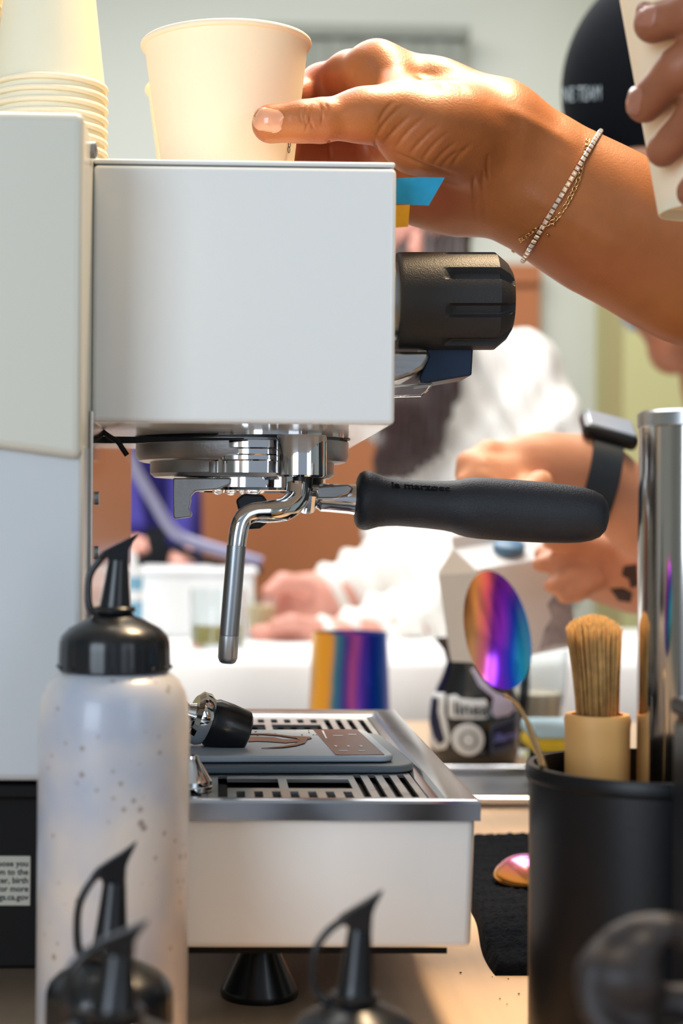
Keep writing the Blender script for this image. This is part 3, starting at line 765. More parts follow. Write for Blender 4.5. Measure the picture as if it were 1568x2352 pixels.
def hand_post(co, nn):
    px, py = to_px(co); px = np.array(px); py = np.array(py)
    face = (nn @ fwd) < 0.15
    near = co[:, 1] < 0.875
    d = np.zeros(len(co))
    def groove(x0, y0, x1, y1, w, a, bend=0.0):
        dx, dy = x1 - x0, y1 - y0; L = math.hypot(dx, dy)
        t = ((px - x0) * dx + (py - y0) * dy) / L; s = ((px - x0) * -dy + (py - y0) * dx) / L
        s = s - bend * (1 - (2 * t / L - 1) ** 2)
        win = np.clip(np.minimum(t, L - t) / (0.25 * L), 0, 1)
        return -a * win * np.exp(-(s / w) ** 2)
    # thumb knuckle wrinkles
    for (x0, y0, x1, y1, b) in ((703, 240, 706, 292, 6), (716, 236, 722, 300, 7), (733, 235, 737, 290, -5), (690, 246, 696, 285, 4), (748, 236, 750, 268, -4), (724, 262, 700, 306, 3)):
        d += groove(x0, y0, x1, y1, 3.0, 0.00055, b)
    # skin folds of the thenar, running down-left
    for i, (x0, y0, x1, y1) in enumerate(((905, 232, 868, 285), (930, 240, 862, 318), (952, 258, 880, 332), (985, 262, 905, 345), (1010, 285, 935, 362), (1035, 300, 965, 378), (1050, 325, 990, 385), (1062, 345, 1010, 392), (1085, 330, 1035, 385))):
        d += groove(x0, y0, x1, y1, 5.0, 0.00055, 7 if i % 2 else 4)
    # wrist creases
    for (x0, y0, x1, y1) in ((1090, 400, 1092, 505), (1110, 385, 1114, 512), (1122, 350, 1124, 420)):
        d += groove(x0, y0, x1, y1, 4.0, 0.0007, 4)
    # crease between the thumb ball and the palm
    d += groove(900, 345, 1055, 402, 5.0, 0.0012, 8)
    # tendon and veins on the back
    d -= groove(905, 175, 1060, 205, 9.0, 0.0008, -4)
    d -= groove(1120, 235, 1330, 345, 16.0, 0.0010, -6)
    d -= groove(1180, 420, 1480, 600, 22.0, 0.0012, 5)
    # pinch the thumb joint and flatten under the nail
    d += np.where((px < 665) & (py < 315), -0.0006 * np.exp(-((px - 617) / 34) ** 2 - ((py - 275) / 26) ** 2), 0)
    # finger creases on the palm side fingers
    for x in (755, 757, 862):
        d += groove(x, 318, x + 3, 370, 4.0, 0.0008, 0)
    return np.where(face & near, d, np.where(face, d * 0.6, 0))
fa = thing('person', (0.74, 0.80, 0.0), 'person reaching in from the right, hand round a paper cup, bracelets on the wrist', 'person')
arm = H.build('body', skin, fa, 0.00115, hand_post, 1)
def redden(o, m):
    n = len(o.data.vertices); co = np.empty(n * 3); o.data.vertices.foreach_get('co', co); co = co.reshape(-1, 3) + np.array(o.location)
    px, py = to_px(co); r = np.zeros(n)
    for x, y, a, b, k in ((1000, 455, 95, 60, .75), (780, 345, 120, 38, .9), (740, 200, 70, 45, .7), (590, 300, 36, 45, .35), (735, 290, 40, 26, .3), (960, 330, 110, 50, .2), (1290, 620, 260, 60, .35)):
        r = np.maximum(r, k * np.exp(-(((px - x) / a) ** 2 + ((py - y) / b) ** 2) ** 1.2))
    r = np.where((co[:, 1] > .865) & (px < 860), np.maximum(r, .75), r)
    at = o.data.attributes.new('redness', 'FLOAT', 'POINT'); at.data.foreach_set('value', r.astype(np.float32))
    nt = m.node_tree; b = nt.nodes['Principled BSDF']; src = b.inputs['Base Color'].links[0].from_socket
    A = nt.nodes.new('ShaderNodeAttribute'); A.attribute_name = 'redness'; mx = nt.nodes.new('ShaderNodeMix'); mx.data_type = 'RGBA'
    nt.links.new(A.outputs['Fac'], mx.inputs['Factor']); nt.links.new(src, mx.inputs['A']); mx.inputs['B'].default_value = srgb('#A4553A'); nt.links.new(mx.outputs['Result'], b.inputs['Base Color'])
redden(arm, skin)
# nail of the thumb
def nail(Bd, cx, cy, rx, ry, rot, name, par, lift=0.0003, m=nail_m, Y0=0.4):
    n = 14; ring = [(0, 0)]
    P, Fc = [(0.0, 0.0)], []
    R = 6
    for j in range(1, R + 1):
        for i in range(28):
            a = 2 * math.pi * i / 28; e = 2.6
            x = math.copysign(abs(math.cos(a)) ** (2 / e), math.cos(a)) * j / R; y = math.copysign(abs(math.sin(a)) ** (2 / e), math.sin(a)) * j / R
            P.append((x, y))
    P = np.array(P); cr_, sr = math.cos(rot), math.sin(rot)
    X = cx + rx * P[:, 0] * cr_ - ry * P[:, 1] * sr; Yp = cy + rx * P[:, 0] * sr + ry * P[:, 1] * cr_
    Q, d = Bd.march(X, Yp, Y0)
    rad = np.sqrt((P ** 2).sum(1)); li = np.where(np.maximum(abs(P[:, 0]), abs(P[:, 1])) > 0.97, -0.0006, lift)
    Q = Q - d * li[:, None]
    for i in range(28): Fc.append((0, 1 + i, 1 + (i + 1) % 28))
    for j in range(R - 1):
        for i in range(28):
            a = 1 + j * 28 + i; b = 1 + j * 28 + (i + 1) % 28; Fc.append((a, a + 28, b + 28, b))
    return obj(name, Q, Fc, m, par, True)
nail(H, 616, 276, 36, 29, math.radians(12), 'thumb_nail', fa, lift=0.00015)

# bracelets
def ring_pts(Bd, top, bot, Ya, n, tilt=0.0, off=0.0008):
    a = W(top[0], top[1], Ya); b = W(bot[0], bot[1], Ya); c = (a + b) / 2
    u = (a - b); u /= np.linalg.norm(u); v = np.array([tilt, 1.0, 0]); v -= u * (u @ v); v /= np.linalg.norm(v)
    out = []
    th = np.linspace(0, 2 * math.pi, n, endpoint=False)
    D = np.cos(th)[:, None] * u + np.sin(th)[:, None] * -v
    lo = np.zeros(n); hi = np.full(n, 0.07)
    for _ in range(30):
        mid = (lo + hi) / 2; e = Bd.ev(c + D * mid[:, None]) < 0
        lo = np.where(e, mid, lo); hi = np.where(e, hi, mid)
    return c + D * (lo + off)[:, None]
def resample(P, n, closed=True):
    P = np.asarray(P); Q = np.vstack([P, P[:1]]) if closed else P
    L = np.concatenate([[0], np.cumsum(np.linalg.norm(np.diff(Q, axis=0), axis=1))])
    t = np.linspace(0, L[-1], n, endpoint=not closed)
    return np.stack([np.interp(t, L, Q[:, i]) for i in range(3)], 1), L[-1]
rp = ring_pts(H, (1362, 330), (1224, 560), .855, 160, 0.10, 0.0011)
_, LR = resample(rp, 10)
ns = int(LR / 0.0030); rp, _ = resample(rp, ns)
tb = thing('tennis_bracelet', rp.mean(0), 'slim bracelet of square-set clear stones on the wrist', 'bracelet')
base_st = base_set = None
for i in range(ns):
    p = rp[i]; t = rp[(i + 1) % ns] - rp[i - 1]; t /= np.linalg.norm(t)
    g = np.array([H.ev(p + e) - H.ev(p - e) for e in np.eye(3) * 0.0005]); g /= np.linalg.norm(g)
    s = np.cross(g, t); s /= np.linalg.norm(s); g = np.cross(t, s)
    R3 = Matrix([[t[k], s[k], g[k]] for k in range(3)]).to_4x4()
    if base_set is None:
        vs, fs = join_data([box_data(-0.00135, 0.00135, -0.00125, 0.00125, -0.0007, 0.0004), box_data(-0.00165, -0.0013, -0.0004, 0.0004, -0.0004, 0.0001)])
        base_set = bpy.data.meshes.new('setting'); base_set.from_pydata([tuple(map(float, v)) for v in vs], [], fs); base_set.materials.append(goldset)
        vs, fs = lathe_data([(0, 0.0013), (0.0010, 0.00125), (0.00160, 0.0007), (0.0005, 0.0)], (0, 0, 0), seg=4); c4, s4 = math.cos(math.pi / 4), math.sin(math.pi / 4); vs = [np.array([v[0] * c4 - v[1] * s4, v[0] * s4 + v[1] * c4, v[2]]) for v in vs]
        base_st = bpy.data.meshes.new('stone'); base_st.from_pydata([tuple(map(float, v)) for v in vs], [], fs); base_st.materials.append(gem)
    for nm, me in (('setting', base_set), ('stone', base_st)):
        o = bpy.data.objects.new(nm, me); COL.objects.link(o); o.parent = tb; o.matrix_parent_inverse = Matrix.Translation(-tb.location)
        o.matrix_basis = Matrix.Translation(Vector(p)) @ R3
# clasp
cl = [sphere_data(H.march(np.array([x]), np.array([y]))[0][0] + np.array([0, -0.001, 0]), 0.0008, 8, 6) for x, y in ((1259, 492), (1250, 505), (1270, 516), (1256, 540), (1276, 499), (1241, 520))]
vs, fs = join_data(cl); obj('clasp', vs, fs, goldset, tb)
# gold chain: front path laid on the skin, back half round the wrist
fp_ = np.array([(1350, 322), (1345, 345), (1338, 368), (1333, 395), (1326, 418), (1316, 440), (1306, 460), (1294, 480), (1280, 500), (1264, 512), (1246, 520), (1228, 528), (1210, 542), (1197, 549)], float)
t_ = np.linspace(0, 13, 60); fx_ = np.interp(t_, range(14), fp_[:, 0]); fy_ = np.interp(t_, range(14), fp_[:, 1])
Pf, dd = H.march(fx_, fy_); Pf = Pf - dd * 0.0012
bk = ring_pts(H, (1344, 328), (1200, 545), .86, 160, 0.05, 0.0008)
bk = bk[bk[:, 1] > 0.862]
order = np.argsort([-(b[2]) for b in bk]); bk = bk[order][::-1]
path = np.vstack([Pf, bk]); ch, LC = resample(path, 10); nl = int(LC / 0.0024); ch, _ = resample(path, nl)
gc_ = thing('gold_chain_bracelet', ch.mean(0), 'fine gold chain bracelet crossing under the stone bracelet', 'bracelet')
lm = None
for i in range(nl):
    p = ch[i]; t = ch[(i + 1) % nl] - ch[i - 1]; t /= np.linalg.norm(t)
    g = np.array([H.ev(p + e) - H.ev(p - e) for e in np.eye(3) * 0.0005]); g /= (np.linalg.norm(g) + 1e-9)
    s = np.cross(g, t); s /= (np.linalg.norm(s) + 1e-9); g = np.cross(t, s)
    if i % 2: s, g = (s + g) / 1.414, (g - s) / 1.414
    if lm is None:
        vs, fs = tube_data([(0.0016 * math.cos(a), 0.0009 * math.sin(a), 0) for a in np.linspace(0, 2 * math.pi, 12, endpoint=False)], 0.00030, 6, closed=True)
        lm = bpy.data.meshes.new('chain_link'); lm.from_pydata([tuple(map(float, v)) for v in vs], [], fs); lm.materials.append(gold)
        lm.polygons.foreach_set('use_smooth', [True] * len(lm.polygons))
    o = bpy.data.objects.new('chain_link', lm); COL.objects.link(o); o.parent = gc_; o.matrix_parent_inverse = Matrix.Translation(-gc_.location)
    o.matrix_basis = Matrix.Translation(Vector(p)) @ Matrix([[t[k], s[k], g[k]] for k in range(3)]).to_4x4()

# ------------------------------------------------------------------ the hand with a cup, top right
cup3a = np.array([-0.075, 0.0, 1.0])
q = W(1668, 480, 0.665)
cup3 = paper_cup('paper_cup', q, 0.0262, 0.0400, 0.112, cup3a, 'tall white paper cup gripped by the fingers at the top right corner')
H2 = Body()
def on3(px, py, r):
    best = None
    for Y in np.linspace(0.60, 0.665, 66):
        p = W(px, py, Y); a = cup3a / np.linalg.norm(cup3a); h = (p - q) @ a; dd_ = np.linalg.norm(p - q - a * h); rc = 0.0262 + (0.0384 - 0.0262) * max(0, min(1, h / 0.112))
        if dd_ > rc + r: best = Y
        else: break
    return best or 0.60
for pts in (((1500, 54, 46), (1590, 30, 48), (1700, -10, 52)), ((1481, 238, 45), (1560, 160, 50), (1690, 80, 54)), ((1523, 345, 40), (1600, 270, 46), (1710, 190, 52)), ((1590, 440, 38), (1650, 370, 42), (1730, 300, 48))):
    ch_ = [(x, y, on3(x, y, r_ * .62 / F) if i < 2 else on3(x, y, r_ * .62 / F) - 0.004, r_) for i, (x, y, r_) in enumerate(pts)]
    ch_.append((1850, 40 + 0.45 * pts[-1][1], .635, 66)); H2.chain(ch_, 0.004)
H2.chain([(1850, 0, .645, 110), (1880, 160, .645, 115), (2000, 250, .655, 120), (2200, 420, .67, 130)], 0.02)
H2.chain([(1860, 120, .68, 62), (1800, 60, .718, 52), (1720, 40, .726, 48)], 0.01)
hb = fa
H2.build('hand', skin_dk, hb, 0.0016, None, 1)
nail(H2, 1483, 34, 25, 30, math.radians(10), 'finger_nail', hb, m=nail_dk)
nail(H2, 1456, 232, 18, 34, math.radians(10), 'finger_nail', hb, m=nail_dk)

def legs(par, X, Y, zh, m, r=0.075, sp=0.10):
    B = Body()
    for s_ in (-1, 1):
        B.cone((X + s_ * sp * .8, Y, zh), (X + s_ * sp, Y + .01, .48), r * 1.15, r * .8, .03); B.cone((X + s_ * sp, Y + .01, .48), (X + s_ * sp, Y + .03, .10), r * .8, r * .55, .03)
    B.cone((X - .06, Y, zh + .05), (X + .06, Y, zh + .05), r * 1.5, r * 1.5, .05)
    B.build('trousers', m, par, 0.012)
    S_ = Body()
    for s_ in (-1, 1): S_.cone((X + s_ * sp, Y + .05, .045), (X + s_ * sp, Y - .10, .035), .042, .032, .02)
    S_.build('shoes', dark_cl, par, 0.008)
T1 = Body()
T1.cone((0.74, 0.82, 1.00), (0.74, 0.80, 1.33), 0.14, 0.15, 0.06, (1, 0.75, 1))
T1.cone((0.72, 0.92, 1.36), (0.60, 0.95, 1.08), 0.062, 0.056, 0.04); T1.cone((0.60, 0.95, 1.08), (0.42, 0.885, 1.13), 0.056, 0.05, 0.02)
T1.cone((0.72, 0.70, 1.37), (0.56, 0.64, 1.30), 0.062, 0.055, 0.04); T1.cone((0.56, 0.64, 1.30), W(2150, 390, .665), 0.052, 0.03, 0.02)
T1.build('shirt', dark_cl, fa, 0.006)
HD = Body()
HD.cone((0.73, 0.81, 1.42), (0.71, 0.82, 1.53), 0.055, 0.05, 0.02); HD.cone((0.70, 0.82, 1.62), (0.70, 0.82, 1.66), 0.085, 0.088, 0.02); HD.cone((0.67, 0.82, 1.56), (0.66, 0.82, 1.58), 0.055, 0.06, 0.03)
HD.cone((0.605, 0.82, 1.585), (0.618, 0.82, 1.62), 0.014, 0.009, 0.015)
for s_ in (-1, 1): HD.cone((0.71, 0.82 + s_ * .084, 1.59), (0.71, 0.82 + s_ * .086, 1.625), 0.012, 0.014, 0.006)
HD.build('head', skin, fa, 0.005)
HH = Body(); HH.cone((0.72, 0.82, 1.64), (0.715, 0.82, 1.68), 0.092, 0.092, 0.02); HH.cone((0.78, 0.82, 1.64), (0.78, 0.82, 1.5), 0.05, 0.035, 0.03); HH.build('hair', hair_m, fa, 0.006)
legs(fa, 0.76, 0.82, 0.92, dark_cl)

# ------------------------------------------------------------------ squeeze bottles
def lid(par, cx, cy, Y, u, strap=-60, tall=1.0, mt=black_gl):
    """u: metres per unit; unit drawn as on the big bottle (cap radius 128)"""
    O = W(cx, cy, Y)
    def q(x, y, d=0.0): return O + np.array([x * u, d * u, -y * u * (tall if y < 0 else 1)])
    lathe('cap', [(0, -5 * u), (40 * u, -5 * u), (46 * u, -12 * u), (70 * u, -22 * u), (104 * u, -40 * u), (122 * u, -58 * u), (127 * u, -72 * u), (128 * u, -88 * u), (129 * u, -134 * u), (124 * u, -139 * u), (0, -139 * u)], O, mt, par, seg=120,
          rfun=lambda a, r, h: r * (1 - 0.010 * (0.5 + 0.5 * math.cos(a * 24))) if h < -70 * u else r)
    lathe('nozzle', [(40 * u, -8 * u), (37 * u, 4 * u), (33 * u, 30 * u * tall), (27 * u, 80 * u * tall), (23 * u, 115 * u * tall), (0, 116 * u * tall)], O, mt, par, axis=(0.06, 0, 1), seg=40)
    vs, fs = [], []
    P = [(-44, -122), (-30, -136), (-8, -148), (22, -163), (52, -181), (46, -168), (36, -152), (30, -140), (28, -108), (-14, -106), (-20, -122)]
    n = len(P); vs = [q(x + 2, y, -17 + (9 if x > 35 else 0)) for x, y in P] + [q(x + 2, y, 17 - (9 if x > 35 else 0)) for x, y in P]
    fs = [tuple(range(n)), tuple(range(2*n-1, n-1, -1))] + [(i, i+n, (i+1) % n + n, (i+1) % n) for i in range(n)]
    o = obj('nozzle_cap', vs, fs, mt, par, True, 40); bevel(o, 4 * u, 2)
    s = strap
    st = tube('cap_strap', [q(-20, -130), (q(s * 0.62, -112)), q(s * 0.93, -80), q(s, -40), q(s * 0.92, -5), q(s * 0.6, 10), q(-32, 14)], [7.5 * u, 8 * u, 8 * u, 8 * u, 9 * u, 10 * u, 9 * u], mt, par, 12, sm=5)
    lathe('strap_ring', [(36 * u, -3 * u), (47 * u, -3 * u), (48 * u, 5 * u), (44 * u, 9 * u), (36 * u, 9 * u)], O, mt, par, seg=40)
bY = 0.63; bc = W(264, 1402, bY); bu = S(bY)
sb = thing('squeeze_bottle', (bc[0], bY, 0.90), 'tall cloudy squeeze bottle speckled with coffee, in front of the machine at left', 'bottle')
def zz2(py): return W(264, py, bY)[2]
R_ = 173 * bu
lathe('bottle_body', [(0, 0.9005), (R_ - 0.003, 0.9005), (R_, 0.9035), (R_, zz2(1660)), (R_ * 0.985, zz2(1620)), (R_ * 0.94, zz2(1585)), (R_ * 0.86, zz2(1562)), (R_ * 0.76, zz2(1548)), (R_ * 0.70, zz2(1543)), (R_ * 0.66, zz2(1535)), (0, zz2(1535))], (bc[0], bY, 0), cloudy, sb, seg=96, angle=60)
lid(sb, 264, 1402, bY, bu, -62)
# paddles of small studs around the cap
st_ = []
for i in range(16):
    a = 2 * math.pi * i / 16; c = W(264, 1402, bY) + np.array([129 * bu * math.cos(a), 129 * bu * math.sin(a), -128 * bu]); st_.append(sphere_data(c, 4.5 * bu, 8, 6))
vs, fs = join_data(st_); tag(obj('cap_stud', vs, fs, black_gl, sb), kind='stuff')
def small_bottle(cx, cy, Y, capr, label, strap, tall, cup_c=cloudy):
    u = capr / 128.0 * S(Y); O = W(cx, cy, Y)
    t = thing('squeeze_bottle', (O[0], Y, 0.90), label, 'bottle')
    zc = O[2] - 139 * u; R = capr * S(Y) * 1.12
    lathe('bottle_body', [(0, 0.9005), (R - 0.002, 0.9005), (R, 0.903), (R, zc - 0.010), (R * 0.93, zc - 0.003), (R * 0.8, zc), (0, zc)], (O[0], Y, 0), cup_c, t, seg=64, angle=60)
    lid(t, cx, cy, Y, u, strap, tall)
    return t
small_bottle(252, 2192, 0.555, 146, 'small squeeze bottle with raised black flip cap overlapping the cloudy bottle', -66, 1.27)
small_bottle(262, 2325, 0.455, 190, 'nearest black squeeze bottle lid at the bottom left corner', -72, 0.80)
small_bottle(815, 2290, 0.505, 152, 'black squeeze bottle lid in front of the drip tray at bottom centre', -82, 1.16)

# ------------------------------------------------------------------ scale, spout and funnel on the drip tray
def rrect(x0, x1, y0, y1, r, n=6):
    out = []
    for cx, cy, a0 in ((x1 - r, y0 + r, -90), (x1 - r, y1 - r, 0), (x0 + r, y1 - r, 90), (x0 + r, y0 + r, 180)):
        for k in range(n + 1):
            a = math.radians(a0 + 90 * k / n); out.append((cx + r * math.cos(a), cy + r * math.sin(a)))
    return out
def slab(name, pts, z0, z1, m, par, bv=0.0, rot=0.0, piv=(0, 0)):
    c, s = math.cos(rot), math.sin(rot)
    pts = [(piv[0] + (x - piv[0]) * c - (y - piv[1]) * s, piv[1] + (x - piv[0]) * s + (y - piv[1]) * c) for x, y in pts]
    n = len(pts); vs = [(x, y, z0) for x, y in pts] + [(x, y, z1) for x, y in pts]
    fs = [tuple(range(n))[::-1], tuple(range(n, 2*n))] + [(i, (i+1) % n, (i+1) % n + n, i + n) for i in range(n)]
    o = obj(name, vs, fs, m, par, True, 35)
    if bv: bevel(o, bv, 3)
    return o
scl = thing('coffee_scale', (0.02, 0.82, GZ), 'flat blue-grey coffee scale with a brown display lying on the drip grid', 'scale')
rt = math.radians(3); pv = (0.03, 0.82)
SZ = GZ + 0.0003
slab('scale_base', rrect(-0.035, 0.0885, 0.764, 0.884, 0.012), SZ, SZ + 0.0036, scale_bk, scl, 0.0011, rt, pv)
pl_ = slab('scale_plate', rrect(-0.033, 0.079, 0.770, 0.868, 0.007), SZ + 0.0042, SZ + 0.0072, scale_m, scl, 0.0009, rt, pv)
slab('scale_gap', rrect(-0.031, 0.077, 0.772, 0.866, 0.007), SZ + 0.0034, SZ + 0.0044, base_bk, scl, 0, rt, pv)
slab('display', rrect(0.052, 0.0745, 0.7712, 0.866, 0.001), SZ + 0.0071, SZ + 0.0075, maroon, scl, 0, rt, pv)
sy = []
for (x, y, w_, d_) in ((0.056, 0.80, .0012, .004), (0.062, 0.80, .0012, .004), (0.068, 0.80, .0012, .004), (0.057, 0.785, .004, .0016), (0.066, 0.785, .003, .0016), (0.058, 0.84, .005, .0016), (0.066, 0.845, .004, .0016), (0.0535, 0.83, .0009, .03)):
    sy.append(box_data(x, x + w_, y, y + d_, SZ + 0.0075, SZ + 0.0077))
for d_ in sy: obj('display_symbol', d_[0], d_[1], greypl, scl, False)
# spilled coffee on the plate
def flat_px(pxs, z, m, name, par, t=0.0003):
    pts = []
    for x, y in pxs:
        d = fwd + (x - CX) / F * rgt - (y - CY) / F * upv; k = (z - HC) / d[2]; pts.append((d[0] * k, d[1] * k))
    n = len(pts)
    vs = [(x, y, z - t) for x, y in pts] + [(x, y, z) for x, y in pts]
    fs = [tuple(range(n))[::-1], tuple(range(n, 2*n))] + [(i, (i+1) % n, (i+1) % n + n, i + n) for i in range(n)]
    return obj(name, vs, fs, m, par, False)
sz = SZ + 0.0076
flat_px([(570, 1691), (600, 1692), (630, 1693), (650, 1698), (690, 1698), (688, 1703), (655, 1706), (620, 1703), (590, 1702), (570, 1703)], sz, coffee, 'coffee_spill', scl)
flat_px([(566, 1684), (620, 1684), (670, 1690), (712, 1692), (716, 1695), (706, 1697), (700, 1706), (680, 1712), (650, 1716), (600, 1718), (650, 1713), (676, 1708), (690, 1701), (680, 1695), (640, 1689), (600, 1686), (566, 1686)], sz + 0.0002, coffee, 'coffee_spill', scl)
# coffee specks beside
sp_ = []
random.seed(8)
for i in range(26):
    x = random.uniform(-0.01, 0.05); y = random.uniform(0.84, 0.866); r = random.uniform(0.0002, 0.0006); sp_.append(sphere_data((x, y, SZ + 0.0074), r, 6, 4, (1, 1, 0.4)))
vs, fs = join_data(sp_); tag(obj('coffee_grounds', vs, fs, coffee, scl), kind='stuff')
# black and chrome tamper lying tilted
tp = thing('tamper', W(480, 1680, .80), 'short black and chrome tamper tilted against the cloudy bottle on the scale', 'tamper')
A2 = W(545, 1680, .805); d2 = W(430, 1640, .80) - A2; d2 /= np.linalg.norm(d2); ss = S(.81) * 1.22
lathe('tamper_base', [(0, -16 * ss), (38 * ss, -16 * ss), (43 * ss, -12 * ss), (44 * ss, 0), (46 * ss, 22 * ss), (46 * ss, 50 * ss), (40 * ss, 62 * ss), (30 * ss, 66 * ss), (0, 66 * ss)], A2, black_gl, tp, axis=d2, seg=48)
lathe('tamper_collar', [(0, 60 * ss), (46 * ss, 62 * ss), (50 * ss, 70 * ss), (50 * ss, 84 * ss), (40 * ss, 92 * ss), (0, 92 * ss)], A2, chrome, tp, axis=d2, seg=48)
lathe('tamper_handle', [(0, 90 * ss), (26 * ss, 90 * ss), (20 * ss, 105 * ss), (30 * ss, 130 * ss), (34 * ss, 160 * ss), (26 * ss, 182 * ss), (0, 190 * ss)], A2, chrome, tp, axis=d2, seg=40)
fY = 0.716; fo = W(432, 1828, fY)
fn = thing('steel_funnel', (fo[0], fY, GZ), 'small chrome cone half hidden by the cloudy bottle, standing on the drip grid', 'funnel')
lathe('funnel_cone', [(0, 0.0003), (0.0100, 0.0003), (0.0102, 0.0022), (0.0098, 0.0026), (0.0100, 0.0045), (0.0094, 0.0052), (0.0045, 0.0135), (0.0042, 0.0150), (0.0036, 0.0150), (0, 0.012)], (fo[0], fY, GZ), chrome, fn, seg=48)

# ------------------------------------------------------------------ right side: utensil crock and what stands in it
crY = 0.64; cc = W(1503, 1757, crY); CR = 0.047; crz = cc[2]
crk = thing('utensil_crock', (cc[0], crY, 0.90), 'round black crock at lower right holding spoon, brush and steel tube', 'crock')
lathe('crock_body', [(0, 0.9004), (CR - 0.004, 0.9004), (CR - 0.001, 0.903), (CR - 0.0002, 0.912), (CR, crz - 0.006), (CR + 0.0012, crz - 0.005), (CR + 0.0016, crz - 0.002), (CR + 0.0008, crz), (CR - 0.0015, crz), (CR - 0.002, crz - 0.004), (CR - 0.004, 0.906), (0, 0.904)], (cc[0], crY, 0), black_pl, crk, seg=96)
# steel tube
tY = 0.655; tcx = W(1600, 1400, tY)[0]; ttz = W(1530, 945, tY)[2]
stt = thing('steel_canister', (tcx, tY, 0.905), 'tall polished steel tube standing in the black crock at the right edge', 'canister')
lathe('canister_tube', [(0, 0.9065), (0.0222, 0.9065), (0.0226, 0.908), (0.0226, ttz - 0.006), (0, ttz - 0.006)], (tcx, tY, 0), steel_pol, stt, seg=64)
lathe('canister_lid', [(0.0226, ttz - 0.0065), (0.0232, ttz - 0.006), (0.0232, ttz - 0.001), (0.022, ttz), (0, ttz)], (tcx, tY, 0), steel, stt, seg=64)
# brush
brY = 0.668; bx = W(1372, 1600, brY)[0]
br = thing('cleaning_brush', (bx, brY, 0.93), 'round tan bristle brush with bamboo base standing in the black crock', 'brush')
zw1 = W(1372, 1640, brY)[2]; zbt = W(1360, 1408, brY)[2]
lathe('brush_base', [(0, 0.9066), (0.0118, 0.9066), (0.0122, 0.91), (0.0128, zw1 - 0.006), (0.0132, zw1 - 0.002), (0.0124, zw1), (0.0102, zw1), (0.0098, zw1 - 0.004), (0, zw1 - 0.004)], (bx, brY, 0), cork, br, seg=48)
bs = []
random.seed(3)
for i in range(900):
    a = random.uniform(0, 2 * math.pi); r = 0.0082 * math.sqrt(random.random())
    x0_, y0_ = r * math.cos(a), r * math.sin(a); sp = 1.32 + random.uniform(-.08, .08)
    x1_, y1_ = x0_ * sp - 0.0018 + random.uniform(-.0005, .0005), y0_ * sp
    z1_ = zbt - 0.010 * (r / 0.0082) ** 2 * 0.5 - random.uniform(0, .002)
    b0 = np.array([bx + x0_, brY + y0_, zw1 - 0.003]); b2 = np.array([bx + x1_, brY + y1_, z1_]); b1 = (b0 + b2) / 2 + np.array([-x0_ * 0.05, 0, 0])
    bs.append(tube_data([b0, b1, b2], [0.00028, 0.00028, 0.00018], 3))
vs, fs = join_data(bs); tag(obj('bristles', vs, fs, bristle, br), kind='stuff')
# rainbow spoon
spn = thing('serving_spoon', W(1250, 1765, .625), 'rainbow coloured metal spoon standing bowl up in the black crock', 'spoon')
def spoon_bowl(name, c, U, V_, N, La, Lb, depth, m, par, th=0.0009):
    vs, fs = [], []; R, K = 12, 40
    for side in (0, 1):
        b = len(vs); vs.append(c + N * (depth if side == 0 else depth + th))
        for j in range(1, R + 1):
            t = j / R
            for i in range(K):
                a = 2 * math.pi * i / K; ex = La * (1.0 + 0.12 * math.cos(a)) if math.cos(a) < 0 else La
                d = depth * (1 - t ** 2.2) + (th if side and j < R else (th * .5 if side else 0))
                vs.append(c + U * (ex * t * math.cos(a)) + V_ * (Lb * t * math.sin(a)) + N * d)
        for i in range(K):
            f = (b, b + 1 + i, b + 1 + (i + 1) % K); fs.append(f if side else f[::-1])
        for j in range(R - 1):
            for i in range(K):
                p = b + 1 + j * K + i; q_ = b + 1 + j * K + (i + 1) % K; f = (p, p + K, q_ + K, q_); fs.append(f if side else f[::-1])
    n = 1 + R * K
    for i in range(K):
        p = 1 + (R - 1) * K + i; q_ = 1 + (R - 1) * K + (i + 1) % K; fs.append((p, q_, q_ + n, p + n))
    return obj(name, vs, fs, m, par, True, 60)
c_ = W(1141, 1457, .618); U = W(1122, 1312, .618) - W(1166, 1600, .625); U /= np.linalg.norm(U)
Nn = np.array([0.62, 0.78, 0.0]); Nn -= U * (U @ Nn); Nn /= np.linalg.norm(Nn); Vv = np.cross(Nn, U)
spoon_bowl('spoon_bowl', c_, U, Vv, Nn, 150 * S(.62), 0.0135, 0.0055, rainbow, spn)
tube('spoon_handle', [W(1160, 1596, .627), W(1182, 1612, .630), W(1206, 1650, .630), W(1226, 1700, .630), W(1248, 1765, .630), W(1266, 1840, .632), W(1284, 1960, .635), W(1300, 2120, .642)], [8 * S(.63), 8 * S(.63), 9 * S(.63), 11 * S(.63), 12 * S(.63), 12 * S(.63), 13 * S(.63), 13 * S(.63)], spoon_metal, spn, 12, flat=0.45, sm=5)

# black box and lid at the right edge
bb = thing('black_canister', (W(1650, 2000, .53)[0], .53, .90), 'square black plastic container cut off by the right edge', 'container')
x0 = W(1540, 1700, .575)[0]; z1c = W(1550, 1640, .575)[2]
box('container_body', x0, x0 + 0.06, .510, .575, .9005, z1c, black_gl, bb, 0.004, 4)
box('container_lid', x0 - 0.0006, x0 + 0.0606, .5094, .5756, z1c + 0.0003, z1c + 0.006, black_pl, bb, 0.002, 3)
bh = Body()
def torus_chain(cx, cy, rx, ry, Y, q, k, n=20, a0=0, a1=360, dY=0):
    pts = []
    for i in range(n + 1):
        a = math.radians(a0 + (a1 - a0) * i / n); pts.append((cx + rx * math.cos(a), cy + ry * math.sin(a), Y + dY * math.sin(a), q))
    bh.chain(pts, k)
torus_chain(1505, 2268, 150, 140, .430, 24, 0.004, dY=-0.006)
bh.chain([(1530, 2135, .432, 20), (1475, 2190, .430, 24), (1450, 2240, .430, 30)], 0.004)
